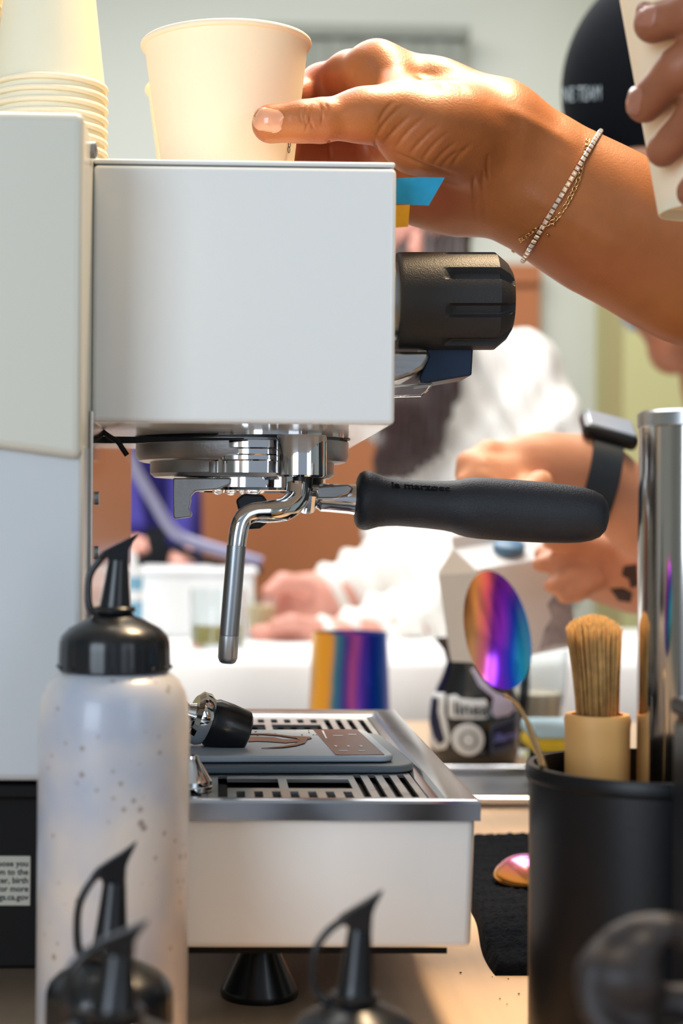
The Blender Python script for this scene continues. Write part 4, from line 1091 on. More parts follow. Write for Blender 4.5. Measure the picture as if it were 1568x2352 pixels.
bh.chain([(1370, 2230, .430, 26), (1440, 2250, .430, 34), (1480, 2260, .430, 34)], 0.006)
bh.chain([(1440, 2250, .430, 34), (1480, 2380, .430, 26)], 0.006)
bh.chain([(1500, 2300, .436, 40), (1640, 2300, .436, 40)], 0.006)
bp_ = W(1505, 2500, .43)
ml = thing('wheel_grip', (bp_[0], .43, .90), 'black plastic wheel-shaped grip with open spokes in the bottom right corner', 'grip')
brown_pl = mat('dark_brown_plastic', '#2A2322', 0.5, var=0.15)
bh.build('spoked_grip', brown_pl, ml, 0.0012)
lathe('grip_base', [(0, 0.9005), (0.019, 0.9005), (0.020, 0.903), (0.018, W(1505, 2400, .43)[2]), (0.012, W(1505, 2370, .43)[2] ), (0, W(1505, 2370, .43)[2])], (bp_[0], .432, 0), black_pl, ml, seg=48)

# ------------------------------------------------------------------ towel and small spoon
def towel():
    vs, fs = [], []; x0, x1, y0, y1 = 0.131, 0.33, 0.768, 1.090; nx, ny = 170, 270
    for i in range(nx + 1):
        for j in range(ny + 1):
            x = x0 + (x1 - x0) * i / nx; y = y0 + (y1 - y0) * j / ny
            e = min(i, nx - i, j, ny - j)
            xx = x + 0.004 * math.sin(y * 30) * (1 - i / nx) * (1 if i < 6 else max(0, 1 - i / 30)); 
            z = 0.9065 - (0.0058 if e == 0 else 0.0016 if e == 1 else 0)
            z += 0.0016 * mnoise.noise(Vector((x * 22, y * 14, 0))) + 0.0010 * math.sin(y * 260 + 3 * mnoise.noise(Vector((x * 30, y * 20, 2)))) * 0.5 + 0.0016 * mnoise.noise(Vector((x * 420, y * 420, 5)))
            vs.append((xx, y, max(z, 0.9005)))
    m = ny + 1
    for i in range(nx):
        for j in range(ny): a = i * m + j; fs.append((a, a + m, a + m + 1, a + 1))
    b = [i * m for i in range(nx + 1)] + [nx * m + j for j in range(1, ny + 1)] + [i * m + ny for i in range(nx - 1, -1, -1)] + [j for j in range(ny - 1, 0, -1)]
    n0 = len(vs)
    for k in b: vs.append((vs[k][0], vs[k][1], 0.9003))
    L = len(b)
    for k in range(L): fs.append((b[k], n0 + k, n0 + (k + 1) % L, b[(k + 1) % L]))
    fs.append(tuple(range(n0, n0 + L)))
    return tag(obj('bar_towel', vs, fs, cloth_bk, None, True), 'folded black terry towel on the counter right of the drip tray', 'towel')
towel()
s3 = thing('small_spoon', W(1200, 2000, .96), 'small rainbow spoon lying bowl down on the black towel', 'spoon')
c_ = W(1203, 1990, .932); c_[2] = 0.9135
U = np.array([0.62, -0.75, -0.02]); U /= np.linalg.norm(U); Nn = np.array([-0.15, -0.35, 0.9]); Nn -= U * (U @ Nn); Nn /= np.linalg.norm(Nn); Vv = np.cross(Nn, U)
spoon_bowl('spoon_bowl', c_, U, Vv, Nn, 0.0205, 0.0155, 0.0080, rainbow3, s3)
tube('spoon_handle', [c_ + U * 0.0190 + np.array([0, 0, 0.0005]), c_ + U * 0.026 + np.array([0, 0, 0.003]), c_ + U * 0.04 + np.array([0, 0, 0.004]), c_ + U * 0.08 + np.array([0, 0, -0.001])], [0.0028, 0.0022, 0.002, 0.0035], rainbow3, s3, 10, flat=0.5, sm=4)
# steel tray
tr = thing('steel_tray', (0.3, 1.3, .90), 'shallow stainless steel tray on the counter behind the machine at right', 'tray')
x0, x1, y0, y1 = 0.10, 0.47, 1.222, 1.378
slab('tray_floor', rrect(x0, x1, y0, y1, 0.015), .9004, .9016, steel, tr)
rp_ = [(x, y, .9058) for x, y in rrect(x0, x1, y0, y1, 0.015)]
tube('tray_edge', rp_, 0.0030, chrome, tr, 10, closed=True)
vs = []; fs = []
P_ = rrect(x0, x1, y0, y1, 0.015); n = len(P_)
vs = [(x, y, .9010) for x, y in P_] + [(x, y, .9055) for x, y in P_]; fs = [(i, (i+1) % n, (i+1) % n + n, i + n) for i in range(n)]
o = obj('tray_wall', vs, fs, steel, tr, True, 40); o.modifiers.new('s', 'SOLIDIFY').thickness = 0.0012
# coffee crumbs on the worktop
cr_ = []
for i in range(16):
    x = random.uniform(0.108, 0.17); y = random.uniform(0.66, 0.78); cr_.append(sphere_data((x, y, 0.9006), random.uniform(.0003, .0007), 6, 4, (1, 1, .6)))
vs, fs = join_data(cr_); tag(obj('coffee_crumbs', vs, fs, coffee), 'scattered dark coffee crumbs on the pale worktop', 'crumbs', kind='stuff')

# ------------------------------------------------------------------ pitchers behind the machine
pY = 1.5; pc = W(802, 1600, pY); u = S(pY)
rpz1 = W(802, 1452, pY)[2]
mp_ = thing('milk_pitcher', (pc[0], pY, .90), 'rainbow coloured metal milk pitcher standing behind the drip tray', 'pitcher')
lathe('pitcher_body', [(0, .9004), (93 * u, .9004), (97 * u, .903), (96 * u, .92), (86 * u, rpz1 - 0.002), (87 * u, rpz1), (84 * u, rpz1), (83 * u, rpz1 - 0.004), (92 * u, .91), (0, .905)], (pc[0], pY, 0), rainbow2, mp_, seg=72)
tube('pitcher_handle', [np.array([pc[0] + 0.03 * 0 + 0.012, pY + 0.033, rpz1 - 0.012]), np.array([pc[0] + .02, pY + 0.062, rpz1 - 0.016]), np.array([pc[0] + .022, pY + 0.07, rpz1 - 0.05]), np.array([pc[0] + .014, pY + 0.037, rpz1 - 0.085])], 0.003, rainbow2, mp_, 10, sm=5)
qY = 1.44; qc = W(1090, 1600, qY); u = S(qY)
def zq(py): return W(1090, py, qY)[2]
bpit = thing('milk_pitcher', (qc[0], qY, .90), 'black milk pitcher covered with white and navy stickers, behind the tray', 'pitcher')
prof = [(0, .9004), (88 * u, .9004), (97 * u, .904), (103 * u, zq(1720)), (104 * u, zq(1680)), (103 * u, zq(1640)), (99 * u, zq(1605)), (89 * u, zq(1578)), (76 * u, zq(1550)), (66 * u, zq(1520)), (63 * u, zq(1495)), (66 * u, zq(1475)), (69 * u, zq(1466)), (66 * u, zq(1466)), (60 * u, zq(1495)), (0, zq(1520))]
def spout(a, r, h):
    if h > zq(1505) and r > 50 * u:
        w = max(0, math.cos(a - math.pi)) ** 8; return r + w * 20 * u * min(1, (h - zq(1505)) / (zq(1466) - zq(1505)))
    return r
black_pit = mat('glossy_black_enamel', '#131417', 0.12, var=0.05, coat=0.6)
vs, fs = lathe_data(prof, (qc[0], qY, 0), (0, 0, 1), 96, None)
# spout toward the left (world -x)
nv = []
for v in vs:
    v = np.array(v); dx, dy = v[0] - qc[0], v[1] - qY; r = math.hypot(dx, dy)
    if v[2] > zq(1512) and r > 50 * u:
        w = max(0, -dx / r) ** 10; k = 1 + w * 0.42 * min(1, (v[2] - zq(1512)) / (zq(1466) - zq(1512))); v[0] = qc[0] + dx * k
    nv.append(v)
obj('pitcher_body', nv, fs, black_pit, bpit, True, 45)
tube('pitcher_handle', [np.array([qc[0] + 60 * u, qY + 0.006, zq(1490)]), np.array([qc[0] + 105 * u, qY + 0.018, zq(1500)]), np.array([qc[0] + 125 * u, qY + 0.022, zq(1560)]), np.array([qc[0] + 118 * u, qY + 0.018, zq(1640)]), np.array([qc[0] + 98 * u, qY + 0.01, zq(1690)])], 0.0045, black_pit, bpit, 10, flat=1.0, sm=5)
def r_at(z):
    zs = [p[1] for p in prof[2:12]]; rs = [p[0] for p in prof[2:12]]; return np.interp(z, zs, rs)
def on_pit(px, py, off):
    z = W(px, py, qY - 0.035)[2]; r = r_at(z) + off; x = W(px, py, qY - 0.033)[0] - qc[0]; x = max(-r * .995, min(r * .995, x))
    return np.array([qc[0] + x, qY - math.sqrt(r * r - x * x), z])
def sticker(name, pts, m, off=0.0006, lab=None, n=10):
    c = np.mean(pts, 0); V = [on_pit(c[0], c[1], off)]; K = len(pts); Fc = []
    for j in range(1, n + 1):
        for x, y in pts: V.append(on_pit(c[0] + (x - c[0]) * j / n, c[1] + (y - c[1]) * j / n, off))
    for i in range(K): Fc.append((0, 1 + i, 1 + (i + 1) % K))
    for j in range(n - 1):
        for i in range(K): a = 1 + j * K + i; b = 1 + j * K + (i + 1) % K; Fc.append((a, a + K, b + K, b))
    o = obj(name, V, Fc, m, bpit, True); s = o.modifiers.new('s', 'SOLIDIFY'); s.thickness = 0.0003; s.offset = 0
    if lab: o['label'] = lab
    return o
def dens(P, k=5):
    out = []
    for i in range(len(P)):
        a = np.array(P[i], float); b = np.array(P[(i + 1) % len(P)], float)
        out += [tuple(a + (b - a) * t / k) for t in range(k)]
    return out
sticker('sticker', dens([(1031, 1602), (1048, 1597), (1058, 1605), (1088, 1607), (1112, 1606), (1117, 1612), (1117, 1646), (1112, 1650), (1036, 1652), (1031, 1646)]), screen_w, lab='white sticker with dark lettering')
sticker('sticker', [(1073 + 36 * math.cos(t), 1698 + 37 * math.sin(t)) for t in np.linspace(0, 2 * math.pi, 28, endpoint=False)], screen_w, lab='round white sticker with ring')
sticker('sticker', [(1074 + 20 * math.cos(t), 1699 + 21 * math.sin(t)) for t in np.linspace(0, 2 * math.pi, 28, endpoint=False)], mat('ring_print', '#8E8F86', 0.5, var=0.3, scale=300), 0.0010)
sticker('sticker', [(1074 + 14 * math.cos(t), 1699 + 15 * math.sin(t)) for t in np.linspace(0, 2 * math.pi, 24, endpoint=False)], screen_w, 0.0014)
sticker('sticker', dens([(1122, 1664), (1190, 1646), (1188, 1722), (1124, 1732)]), mat('slate_print', '#4C5468', 0.5), lab='rectangular navy sticker')
sticker('sticker', dens([(1129, 1672), (1186, 1656), (1184, 1712), (1131, 1720)]), mat('navy_print', '#141B40', 0.5), 0.0010)
sticker('sticker', dens([(1128, 1620), (1136, 1610), (1130, 1600), (1100, 1575), (1084, 1540), (1092, 1534), (1110, 1562), (1135, 1590), (1160, 1600), (1182, 1610), (1188, 1632), (1170, 1644), (1135, 1648), (1126, 1636)]), mat('lilac_print', '#C9C2DA', 0.35, var=0.05), lab='lilac swirl sticker')
sticker('sticker', dens([(992, 1600), (1026, 1596), (1024, 1640), (1030, 1672), (1034, 1700), (1026, 1722), (1006, 1730), (992, 1718), (988, 1660)]), screen_w, lab='white edged tall dark sticker')
sticker('sticker', dens([(996, 1610), (1012, 1608), (1010, 1640), (1016, 1672), (1024, 1704), (1012, 1716), (1002, 1700), (992, 1650)]), mat('blue_black_print', '#1C2340', 0.5, var=0.2), 0.0010)
def pit_text(s, size, px, py, m, sl=0.0, shear=0.0, bold=0.0):
    vs, fs = text_mesh(s, size, 0, 'LEFT', shear, bold); out = []
    for v in vs: out.append(on_pit(px + v[0] / u, py - v[1] / u + sl * v[0] / u, 0.0015))
    o = obj('sticker_lettering', out, fs, m, bpit, False)
pit_text('linea', 0.0155, 1041, 1642, ink, bold=0.0003)
pit_text('Barns', 0.0100, 1131, 1704, mat('violet_print', '#7C86D8', 0.5), sl=-0.12, shear=0.3, bold=0.0002)

# glass pitcher with liquid
gY = 1.50; gcx = W(1225, 1600, gY)
u = S(gY)
gp = thing('glass_pitcher', (gcx[0], gY, .90), 'clear glass pitcher with creamy and dark liquid behind the spoon', 'pitcher')
def zg(py): return W(1225, py, gY)[2]
lathe('glass_wall', [(0, .9004), (58 * u, .9004), (62 * u, .903), (72 * u, zg(1600)), (80 * u, zg(1490)), (77 * u, zg(1490)), (69 * u, zg(1600)), (58 * u, .908), (0, .907)], (gcx[0], gY, 0), glassy, gp, seg=56)
lathe('dark_liquid', [(0, .9085), (56 * u, .9085), (60.5 * u, zg(1650)), (0, zg(1650))], (gcx[0], gY, 0), dkgreen, gp, seg=48)
lathe('creamy_liquid', [(0, zg(1649)), (60.5 * u, zg(1649)), (66 * u, zg(1590)), (0, zg(1590))], (gcx[0], gY, 0), milkglass, gp, seg=48)
# sponge and black dish
sgY = 1.33
sx = W(1272, 1700, sgY)[0]
spg = thing('sponge', (sx, sgY, .93), 'yellow and pale blue sponge resting on a black dish', 'sponge')
ds = thing('black_dish', (sx, sgY, .90), 'low black dish under the yellow sponge', 'dish')
zd = W(1272, 1732, sgY - .03)[2]; zs1 = W(1272, 1697, sgY - .03)[2]; zs2 = W(1272, 1668, sgY - .03)[2]
slab('dish_body', rrect(sx - 0.016, sx + 0.05, sgY - .03, sgY + .03, .008), .9004, zd, base_bk, ds, .002)
slab('sponge_foam', rrect(sx - 0.022, sx + 0.05, sgY - .032, sgY + .03, .008), zd + 0.0004, zs1, yellow_m, spg, .004)
slab('scrub_layer', rrect(sx - 0.022, sx + 0.05, sgY - .032, sgY + .03, .008), zs1 + 0.0001, zs2, sky_m, spg, .003)
# milk carton held up behind the handle
kY_ = 1.32
ck = thing('milk_carton', W(1170, 1480, kY_), 'white gable-top carton with grey marbled print tilted by a hand', 'carton')
def carton():
    c = W(1160, 1368, kY_); wx = 0.040; wy = 0.030; hh = 0.046; rot = math.radians(-9)
    Rz = Matrix.Rotation(math.radians(22), 3, 'Z'); Ry = Matrix.Rotation(rot, 3, 'Y'); Rm = np.array(Ry @ Rz)
    def T_(p): return c + Rm @ np.array(p, float)
    vs = [T_(p) for p in ((-wx, -wy, -hh), (wx, -wy, -hh), (wx, wy, -hh), (-wx, wy, -hh), (-wx, -wy, hh * .55), (wx, -wy, hh * .55), (wx, wy, hh * .55), (-wx, wy, hh * .55), (-wx, 0, hh * 0.95), (wx, 0, hh * 0.95))]
    fs = [(3, 2, 1, 0), (0, 1, 5, 4), (2, 3, 7, 6), (1, 2, 6, 9, 5), (3, 0, 4, 8, 7), (4, 5, 9, 8), (6, 7, 8, 9)]
    o = obj('carton_body', vs, fs, whitepl, ck, True, 20); bevel(o, .0012, 2)
    a = [T_(p) for p in ((-wx * .98, -0.0012, hh * .9), (wx * .98, -0.0012, hh * .9), (wx * .98, -0.0012, hh * 1.12), (-wx * .98, -0.0012, hh * 1.12), (-wx * .98, 0.0012, hh * .9), (wx * .98, 0.0012, hh * .9), (wx * .98, 0.0012, hh * 1.12), (-wx * .98, 0.0012, hh * 1.12))]
    obj('carton_ridge', a, [(0, 1, 2, 3), (7, 6, 5, 4), (0, 4, 5, 1), (1, 5, 6, 2), (2, 6, 7, 3), (3, 7, 4, 0)], whitepl, ck, False)
    # printed marbled patches on the near face
    marb = mat('grey_marble_print', '#B0AEB2', 0.5, var=0.35, scale=120)
    for P in (((.10, -.95), (.45, -.9), (.98, -.98), (.98, .5), (.86, .42), (.70, .50), (.62, .30), (.74, .12), (.60, -.10), (.44, -.22), (.50, -.45), (.30, -.62)), ((.5, .42), (.7, .54), (.62, .545), (.42, .5))):
        cpt = np.mean(P, 0); a = [T_((x * wx, -wy - 0.0004, z * hh)) for x, z in P]; n = len(a)
        b2 = [T_((x * wx, -wy + 0.0004, z * hh)) for x, z in P]
        obj('printed_patch', a + b2, [tuple(range(n)), tuple(range(2*n-1, n-1, -1))] + [(i, i+n, (i+1) % n + n, (i+1) % n) for i in range(n)], marb, ck, False)
    for P in (((-.98, -.98), (-.98, .5), (.98, .5), (.98, -.98)),):
        a = [T_((-wx - 0.0003, y * wy, z * hh)) for y, z in P]; b2 = [T_((-wx + 0.0003, y * wy, z * hh)) for y, z in P]
        obj('side_panel', a + b2, [(0, 1, 2, 3), (7, 6, 5, 4), (0, 4, 5, 1), (1, 5, 6, 2), (2, 6, 7, 3), (3, 7, 4, 0)], greypl, ck, False)
    obj('carton_cap', *lathe_data([(0, 0.006), (.011, .006), (.012, .005), (.012, 0), (0, 0)], T_((-.0, -wy * .5, hh * .76)), np.array(T_((0, -.4, 1))) - T_((0, 0, 0)), 24), mat('blue_cap', '#5E86A8', 0.4), ck)
carton()

# ------------------------------------------------------------------ things on the back table
wb = thing('white_bin', (W(430, 1400, 2.25)[0], 2.25, TZ), 'large white plastic bin at the left of the back table', 'bin')
xl, zl = XZ(322, 1306, 2.16); xr = W(585, 1306, 2.16)[0]
box('bin_body', xl, xr, 2.16, 2.36, TZ + 0.0015, zl - 0.006, whitepl, wb, .006)
box('bin_rim', xl - .004, xr + .004, 2.156, 2.364, zl - 0.006, zl, whitepl, wb, .002)
u = S(2.0); jx = W(500, 1420, 2.0)[0]
jar = thing('glass_jar', (jx, 2.0, TZ), 'clear glass jar with yellow-green liquid on the back table', 'jar')
jz1 = W(500, 1352, 2.0)[2]
lathe('jar_wall', [(0, TZ + .0015), (58 * u, TZ + .0015), (62 * u, TZ + .005), (64 * u, jz1), (61 * u, jz1), (58 * u, TZ + .008), (0, TZ + .007)], (jx, 2.0, 0), glassy, jar, seg=48)
lathe('jar_liquid', [(0, TZ + .0085), (57 * u, TZ + .0085), (59 * u, TZ + .030), (0, TZ + .030)], (jx, 2.0, 0), olive_liq, jar, seg=48)
jx2 = W(600, 1420, 2.15)[0]; u = S(2.15)
jar2 = thing('glass_cup', (jx2, 2.15, TZ), 'small glass cup of cream liquid beside the pointing hand', 'cup')
lathe('cup_wall', [(0, TZ + .0015), (28 * u, TZ + .0015), (34 * u, TZ + .055), (32 * u, TZ + .055), (26 * u, TZ + .005), (0, TZ + .005)], (jx2, 2.15, 0), glassy, jar2, seg=36)
lathe('cup_liquid', [(0, TZ + .0055), (26 * u, TZ + .0055), (31.5 * u, TZ + .045), (0, TZ + .045)], (jx2, 2.15, 0), mat('cream_drink', '#F0DDB0', 0.4), jar2, seg=36)
u = S(2.02); ux = W(300, 1400, 2.02)[0]
bot = thing('spray_bottle', (ux, 2.02, TZ), 'white bottle with a light blue label left of the back table bin', 'bottle')
zb_ = lambda py: W(300, py, 2.02)[2]
lathe('bottle_neck', [(0, zb_(1380)), (30 * u, zb_(1380)), (26 * u, zb_(1330)), (14 * u, zb_(1285)), (12 * u, zb_(1268)), (0, zb_(1268))], (ux, 2.02, 0), whitepl, bot, seg=32)
lathe('bottle_body', [(0, TZ + .0015), (28 * u, TZ + .0015), (28 * u, zb_(1325)), (0, zb_(1325))], (ux, 2.02, 0), mat('sky_blue_plastic', '#7FB4D0', 0.4), bot, seg=32)

# ------------------------------------------------------------------ people
# woman in white shirt behind the back table
pA = thing('person', W(1050, 1500, 2.6) * np.array([1, 1, 0]), 'person with long dark hair and white shirt working behind the back table', 'person')
PA = Body()
PA.chain([(950, 600, 2.56, 66), (985, 760, 2.58, 72)], 0.03)
PA.ball(948, 470, 2.53, 112, 0.03, (1, 1, 1.22)); PA.ball(915, 540, 2.50, 72, 0.04, (1, 1, 1.1)); PA.ball(838, 520, 2.46, 16, 0.02)
PA.chain([(870, 1338, 2.32, 48), (770, 1362, 2.29, 42), (720, 1372, 2.27, 50), (665, 1362, 2.25, 44)], 0.02)
for a in ([(690, 1350, 2.25, 26), (640, 1352, 2.23, 24), (620, 1395, 2.22, 21)], [(700, 1375, 2.24, 26), (655, 1385, 2.22, 24), (628, 1425, 2.21, 20)], [(712, 1395, 2.24, 25), (668, 1408, 2.22, 23), (648, 1440, 2.21, 19)], [(722, 1410, 2.24, 23), (690, 1425, 2.22, 21), (672, 1446, 2.21, 18)], [(700, 1345, 2.22, 26), (650, 1338, 2.19, 22), (618, 1362, 2.18, 20)]):
    PA.chain(a, 0.008)
PA.chain([(940, 1445, 2.20, 44), (800, 1458, 2.15, 36), (720, 1462, 2.13, 40)], 0.02)
for k, a in enumerate((0, 14, 28, 40)):
    PA.chain([(715, 1448 + a * .6, 2.125 + k * .006, 20), (650, 1446 + a * .5, 2.12 + k * .008, 17), (585 + k * 10, 1450 + a * .45, 2.12, 14)], 0.008)
PA.chain([(720, 1440, 2.12, 20), (670, 1428, 2.10, 17), (630, 1434, 2.10, 15)], 0.008)
PA.chain([(985, 760, 2.58, 80), (1060, 1000, 2.62, 150)], 0.03)
PA.build('body', skin_pk, pA, 0.005)
SH = Body()
SH.chain([(1000, 800, 2.60, 105), (1160, 905, 2.60, 120)], 0.06)
SH.chain([(1000, 800, 2.60, 105), (900, 900, 2.72, 110)], 0.06)
SH.chain([(1085, 1000, 2.62, 200), (1090, 1250, 2.62, 215), (1080, 1600, 2.66, 235)], 0.08, (1, 0.7, 1))
SH.chain([(1170, 900, 2.58, 130), (1250, 1010, 2.52, 95), (1120, 1250, 2.42, 85), (1000, 1300, 2.38, 80), (860, 1325, 2.33, 68), (742, 1360, 2.28, 56)], 0.04)
SH.chain([(1010, 1000, 2.55, 110), (960, 1250, 2.40, 90), (1040, 1430, 2.25, 75), (900, 1442, 2.21, 66), (752, 1460, 2.14, 46)], 0.04)
def shirt_post(co, nn):
    px, py = to_px(co)
    return 0.008 * np.sin(px * 0.045 + py * 0.02 + 2 * np.sin(py * 0.013)) * np.exp(-((px - 1150) / 260) ** 2) + 0.005 * np.sin(px * 0.09 - py * 0.05)
SH.build('shirt', white_sh, pA, 0.0075, shirt_post, 1)
HR = Body()
HR.ball(960, 448, 2.56, 128, 0.03, (1, 1, 1.2))
HR.chain([(1000, 440, 2.56, 70), (1012, 600, 2.52, 50), (1015, 760, 2.44, 55), (990, 900, 2.40, 52), (975, 1010, 2.38, 38), (930, 1080, 2.37, 22)], 0.03)
HR.chain([(960, 450, 2.52, 60), (940, 640, 2.46, 48), (945, 800, 2.40, 52), (930, 950, 2.37, 46), (895, 1050, 2.36, 30), (872, 1085, 2.36, 16)], 0.03)
HR.chain([(1020, 500, 2.56, 45), (1025, 620, 2.54, 30), (1010, 800, 2.45, 40)], 0.03)
def hair_post(co, nn):
    px, py = to_px(co); return 0.0035 * np.sin(px * 0.35 + 2.5 * np.sin(py * 0.012)) 
HR.build('hair', hair_m, pA, 0.005, hair_post, 1)
EA = Body(); EA.chain([(957, 545, 2.43, 14), (953, 572, 2.43, 12), (958, 590, 2.43, 9)], 0.008, (1, 0.6, 1)); EA.build('ear', skin_pk, pA, 0.003)

legs(pA, W(1080, 1700, 2.66)[0], 2.66, 0.84, dark_cl)
# person with black cap leaning in from the right, watch on the wrist
pB = thing('person', W(2320, 1400, 1.58) * np.array([1, 1, 0]), 'person leaning in from the right with black lettered cap, watch and tattooed forearm', 'person')
PB = Body()
PB.ball(1560, 330, 1.52, 205, 0.03, (1, 1, 1.15)); PB.ball(1500, 440, 1.47, 120, 0.04, (1, 1, 1.1)); PB.ball(1432, 425, 1.42, 26, 0.02)
PB.chain([(1600, 430, 1.54, 135), (1760, 600, 1.58, 140)], 0.04)
# near arm with the watch
PB.chain([(1900, 1500, 1.30, 120), (1640, 1290, 1.20, 95), (1480, 1185, 1.17, 78), (1385, 1115, 1.16, 66), (1330, 1085, 1.16, 68)], 0.02, (1, .85, 1))
PB.chain([(1330, 1085, 1.16, 66), (1230, 1075, 1.15, 62), (1170, 1080, 1.15, 56)], 0.02, (1, .8, 1))
for a in ([(1190, 1048, 1.145, 28), (1120, 1040, 1.14, 27), (1075, 1062, 1.13, 23), (1062, 1090, 1.13, 20)], [(1180, 1075, 1.135, 29), (1105, 1075, 1.125, 26), (1068, 1108, 1.12, 22)], [(1180, 1100, 1.13, 28), (1110, 1108, 1.12, 25), (1080, 1140, 1.12, 20)], [(1190, 1125, 1.13, 26), (1130, 1135, 1.12, 23), (1105, 1160, 1.12, 19)], [(1240, 1110, 1.12, 32), (1180, 1150, 1.105, 26), (1130, 1170, 1.10, 21)]):
    PB.chain(a, 0.006)
# other arm, lower
PB.chain([(1900, 1420, 1.36, 115), (1620, 1330, 1.31, 92), (1460, 1320, 1.29, 76), (1380, 1300, 1.285, 66), (1330, 1285, 1.28, 58)], 0.02)
for a in ([(1350, 1262, 1.275, 30), (1290, 1255, 1.265, 25), (1245, 1272, 1.262, 20)], [(1340, 1285, 1.262, 30), (1285, 1292, 1.252, 25), (1240, 1296, 1.25, 20)], [(1345, 1310, 1.258, 28), (1300, 1330, 1.245, 24), (1265, 1345, 1.24, 18)], [(1365, 1335, 1.258, 26), (1325, 1358, 1.245, 22), (1295, 1372, 1.24, 17)], [(1380, 1262, 1.262, 32), (1300, 1240, 1.245, 24), (1262, 1245, 1.24, 19)]):
    PB.chain(a, 0.006)
PB.chain([(1900, 1500, 1.30, 120), (2060, 1250, 1.42, 125), (2200, 900, 1.55, 120)], 0.03)
PB.chain([(1900, 1420, 1.36, 115), (2080, 1250, 1.52, 125), (2200, 900, 1.62, 120)], 0.03)
PB.chain([(1760, 600, 1.58, 120), (2200, 850, 1.60, 220), (2320, 1450, 1.58, 230)], 0.04)
bodyB = PB.build('body', skin_lt, pB, 0.0035)
CP = Body()
CP.ball(1552, 200, 1.50, 262, 0.02, (1, 1, 1.08)); CP.cone(W(1560, 900, 1.5), W(1562, 901, 1.5), 470 * S(1.5), 470 * S(1.5), 0.01, (1, 1, 1), True)
for k_ in range(-4, 5):
    CP.chain([(1400, 392, 1.46 + .018 * k_, 12), (1215 + 3.2 * k_ * k_, 432, 1.455 + .015 * k_, 9)], 0.02)
cap = CP.build('cap', cap_m, pB, 0.004, None, 1)
# lettering on the cap follows its surface
vs, fs = text_mesh('NE TEAM', 1.0, 0, 'LEFT', bold=0.0); wmax = max(v[0] for v in vs); hmax = max(v[1] for v in vs)
P2 = np.array([(1291 + 88 * (v[0] / wmax), 229 - 33 * v[1] / hmax + 5 * (1 - v[0] / wmax)) for v in vs])
q3, d3 = CP.march(P2[:, 0], P2[:, 1], 1.0)
capt = obj('cap_lettering', q3 - d3 * 0.0015, fs, mat('pale_blue_thread', '#BFD0DA', 0.7), cap, False); capt['label'] = 'pale blue lettering'
TS = Body(); TS.chain([(1890, 690, 1.60, 165), (2200, 850, 1.60, 270), (2320, 1500, 1.58, 290)], 0.04); TS.chain([(2200, 900, 1.55, 160), (2080, 1200, 1.43, 150)], 0.04); TS.chain([(2200, 900, 1.62, 160), (2100, 1200, 1.53, 150)], 0.04)
TS.build('shirt', dark_cl, pB, 0.008)
bx_ = W(2320, 1500, 1.58); legs(pB, bx_[0], 1.58, 0.90, navy_cl)
# tattoo patches marched onto the forearm
def patch(Bd, pts, off, name, m, par, Y0=0.9, n=6):
    c = np.mean(pts, 0); K = len(pts); P = [tuple(c)] + [(c[0] + (x - c[0]) * j / n, c[1] + (y - c[1]) * j / n) for j in range(1, n + 1) for x, y in pts]
    P = np.array(P); Q, d = Bd.march(P[:, 0], P[:, 1], Y0); Q = Q - d * off; Fc = [(0, 1 + i, 1 + (i + 1) % K) for i in range(K)]
    for j in range(n - 1):
        for i in range(K): a = 1 + j * K + i; b = 1 + j * K + (i + 1) % K; Fc.append((a, a + K, b + K, b))
    return obj(name, Q, Fc, m, par, True)
tat = mat('dark_tattoo_ink', '#4A3A36', 0.6, var=0.2)
patch(PB, dens([(1432, 1300), (1462, 1296), (1466, 1345), (1448, 1352), (1444, 1330), (1428, 1322)], 3), 0.0006, 'tattoo', tat, bodyB)
patch(PB, dens([(1400, 1352), (1430, 1350), (1452, 1362), (1448, 1384), (1420, 1380)], 3), 0.0006, 'tattoo', tat, bodyB)
# watch
wt = thing('wristwatch', W(1375, 1080, 1.14), 'dark blue square smartwatch on the wrist above the handle end', 'watch')
wr = ring_pts(PB, (1378, 1046), (1345, 1188), 1.163, 40, 0.0, 0.0012)
vs, fs = [], []
tdir = W(1400, 1130, 1.16) - W(1340, 1090, 1.16); tdir /= np.linalg.norm(tdir); tdir = np.array([0.95, 0, -0.25]); tdir /= np.linalg.norm(tdir)
for p in wr:
    o2 = (p - wr.mean(0)); o2 /= np.linalg.norm(o2)
    for s, tk in ((-0.0105, 0), (0.0105, 0), (0.0105, .0022), (-0.0105, .0022)): vs.append(p + tdir * s + o2 * tk)
n = len(wr)
for i in range(n):
    for k in range(4): fs.append((i*4+k, i*4+(k+1) % 4, ((i+1) % n)*4+(k+1) % 4, ((i+1) % n)*4+k))
obj('watch_band', vs, fs, watch_m, wt, True, 30)
cw = wr[0] + np.array([0.0, -0.004, 0.0015])
def orient_box(name, c, ex, ey, ez, m, par, bv):
    ax = tdir; up_ = np.array([0.05, -0.45, 1.0]); up_ -= ax * (up_ @ ax); up_ /= np.linalg.norm(up_); ay = np.cross(up_, ax)
    ax = ax * math.cos(.12) + up_ * 0.0
    vs = [c + ax * sx_ * ex + ay * sy_ * ey + up_ * sz_ * ez for sx_ in (-1, 1) for sy_ in (-1, 1) for sz_ in (-1, 1)]
    fs = [(0, 1, 3, 2), (4, 6, 7, 5), (0, 4, 5, 1), (2, 3, 7, 6), (0, 2, 6, 4), (1, 5, 7, 3)]
    o = obj(name, vs, fs, m, par, True, 30); bevel(o, bv, 4); return o, up_
oc, upw = orient_box('watch_case', cw + np.array([0.002, 0, 0.004]), 0.0195, 0.017, 0.0052, black_gl, wt, 0.004)
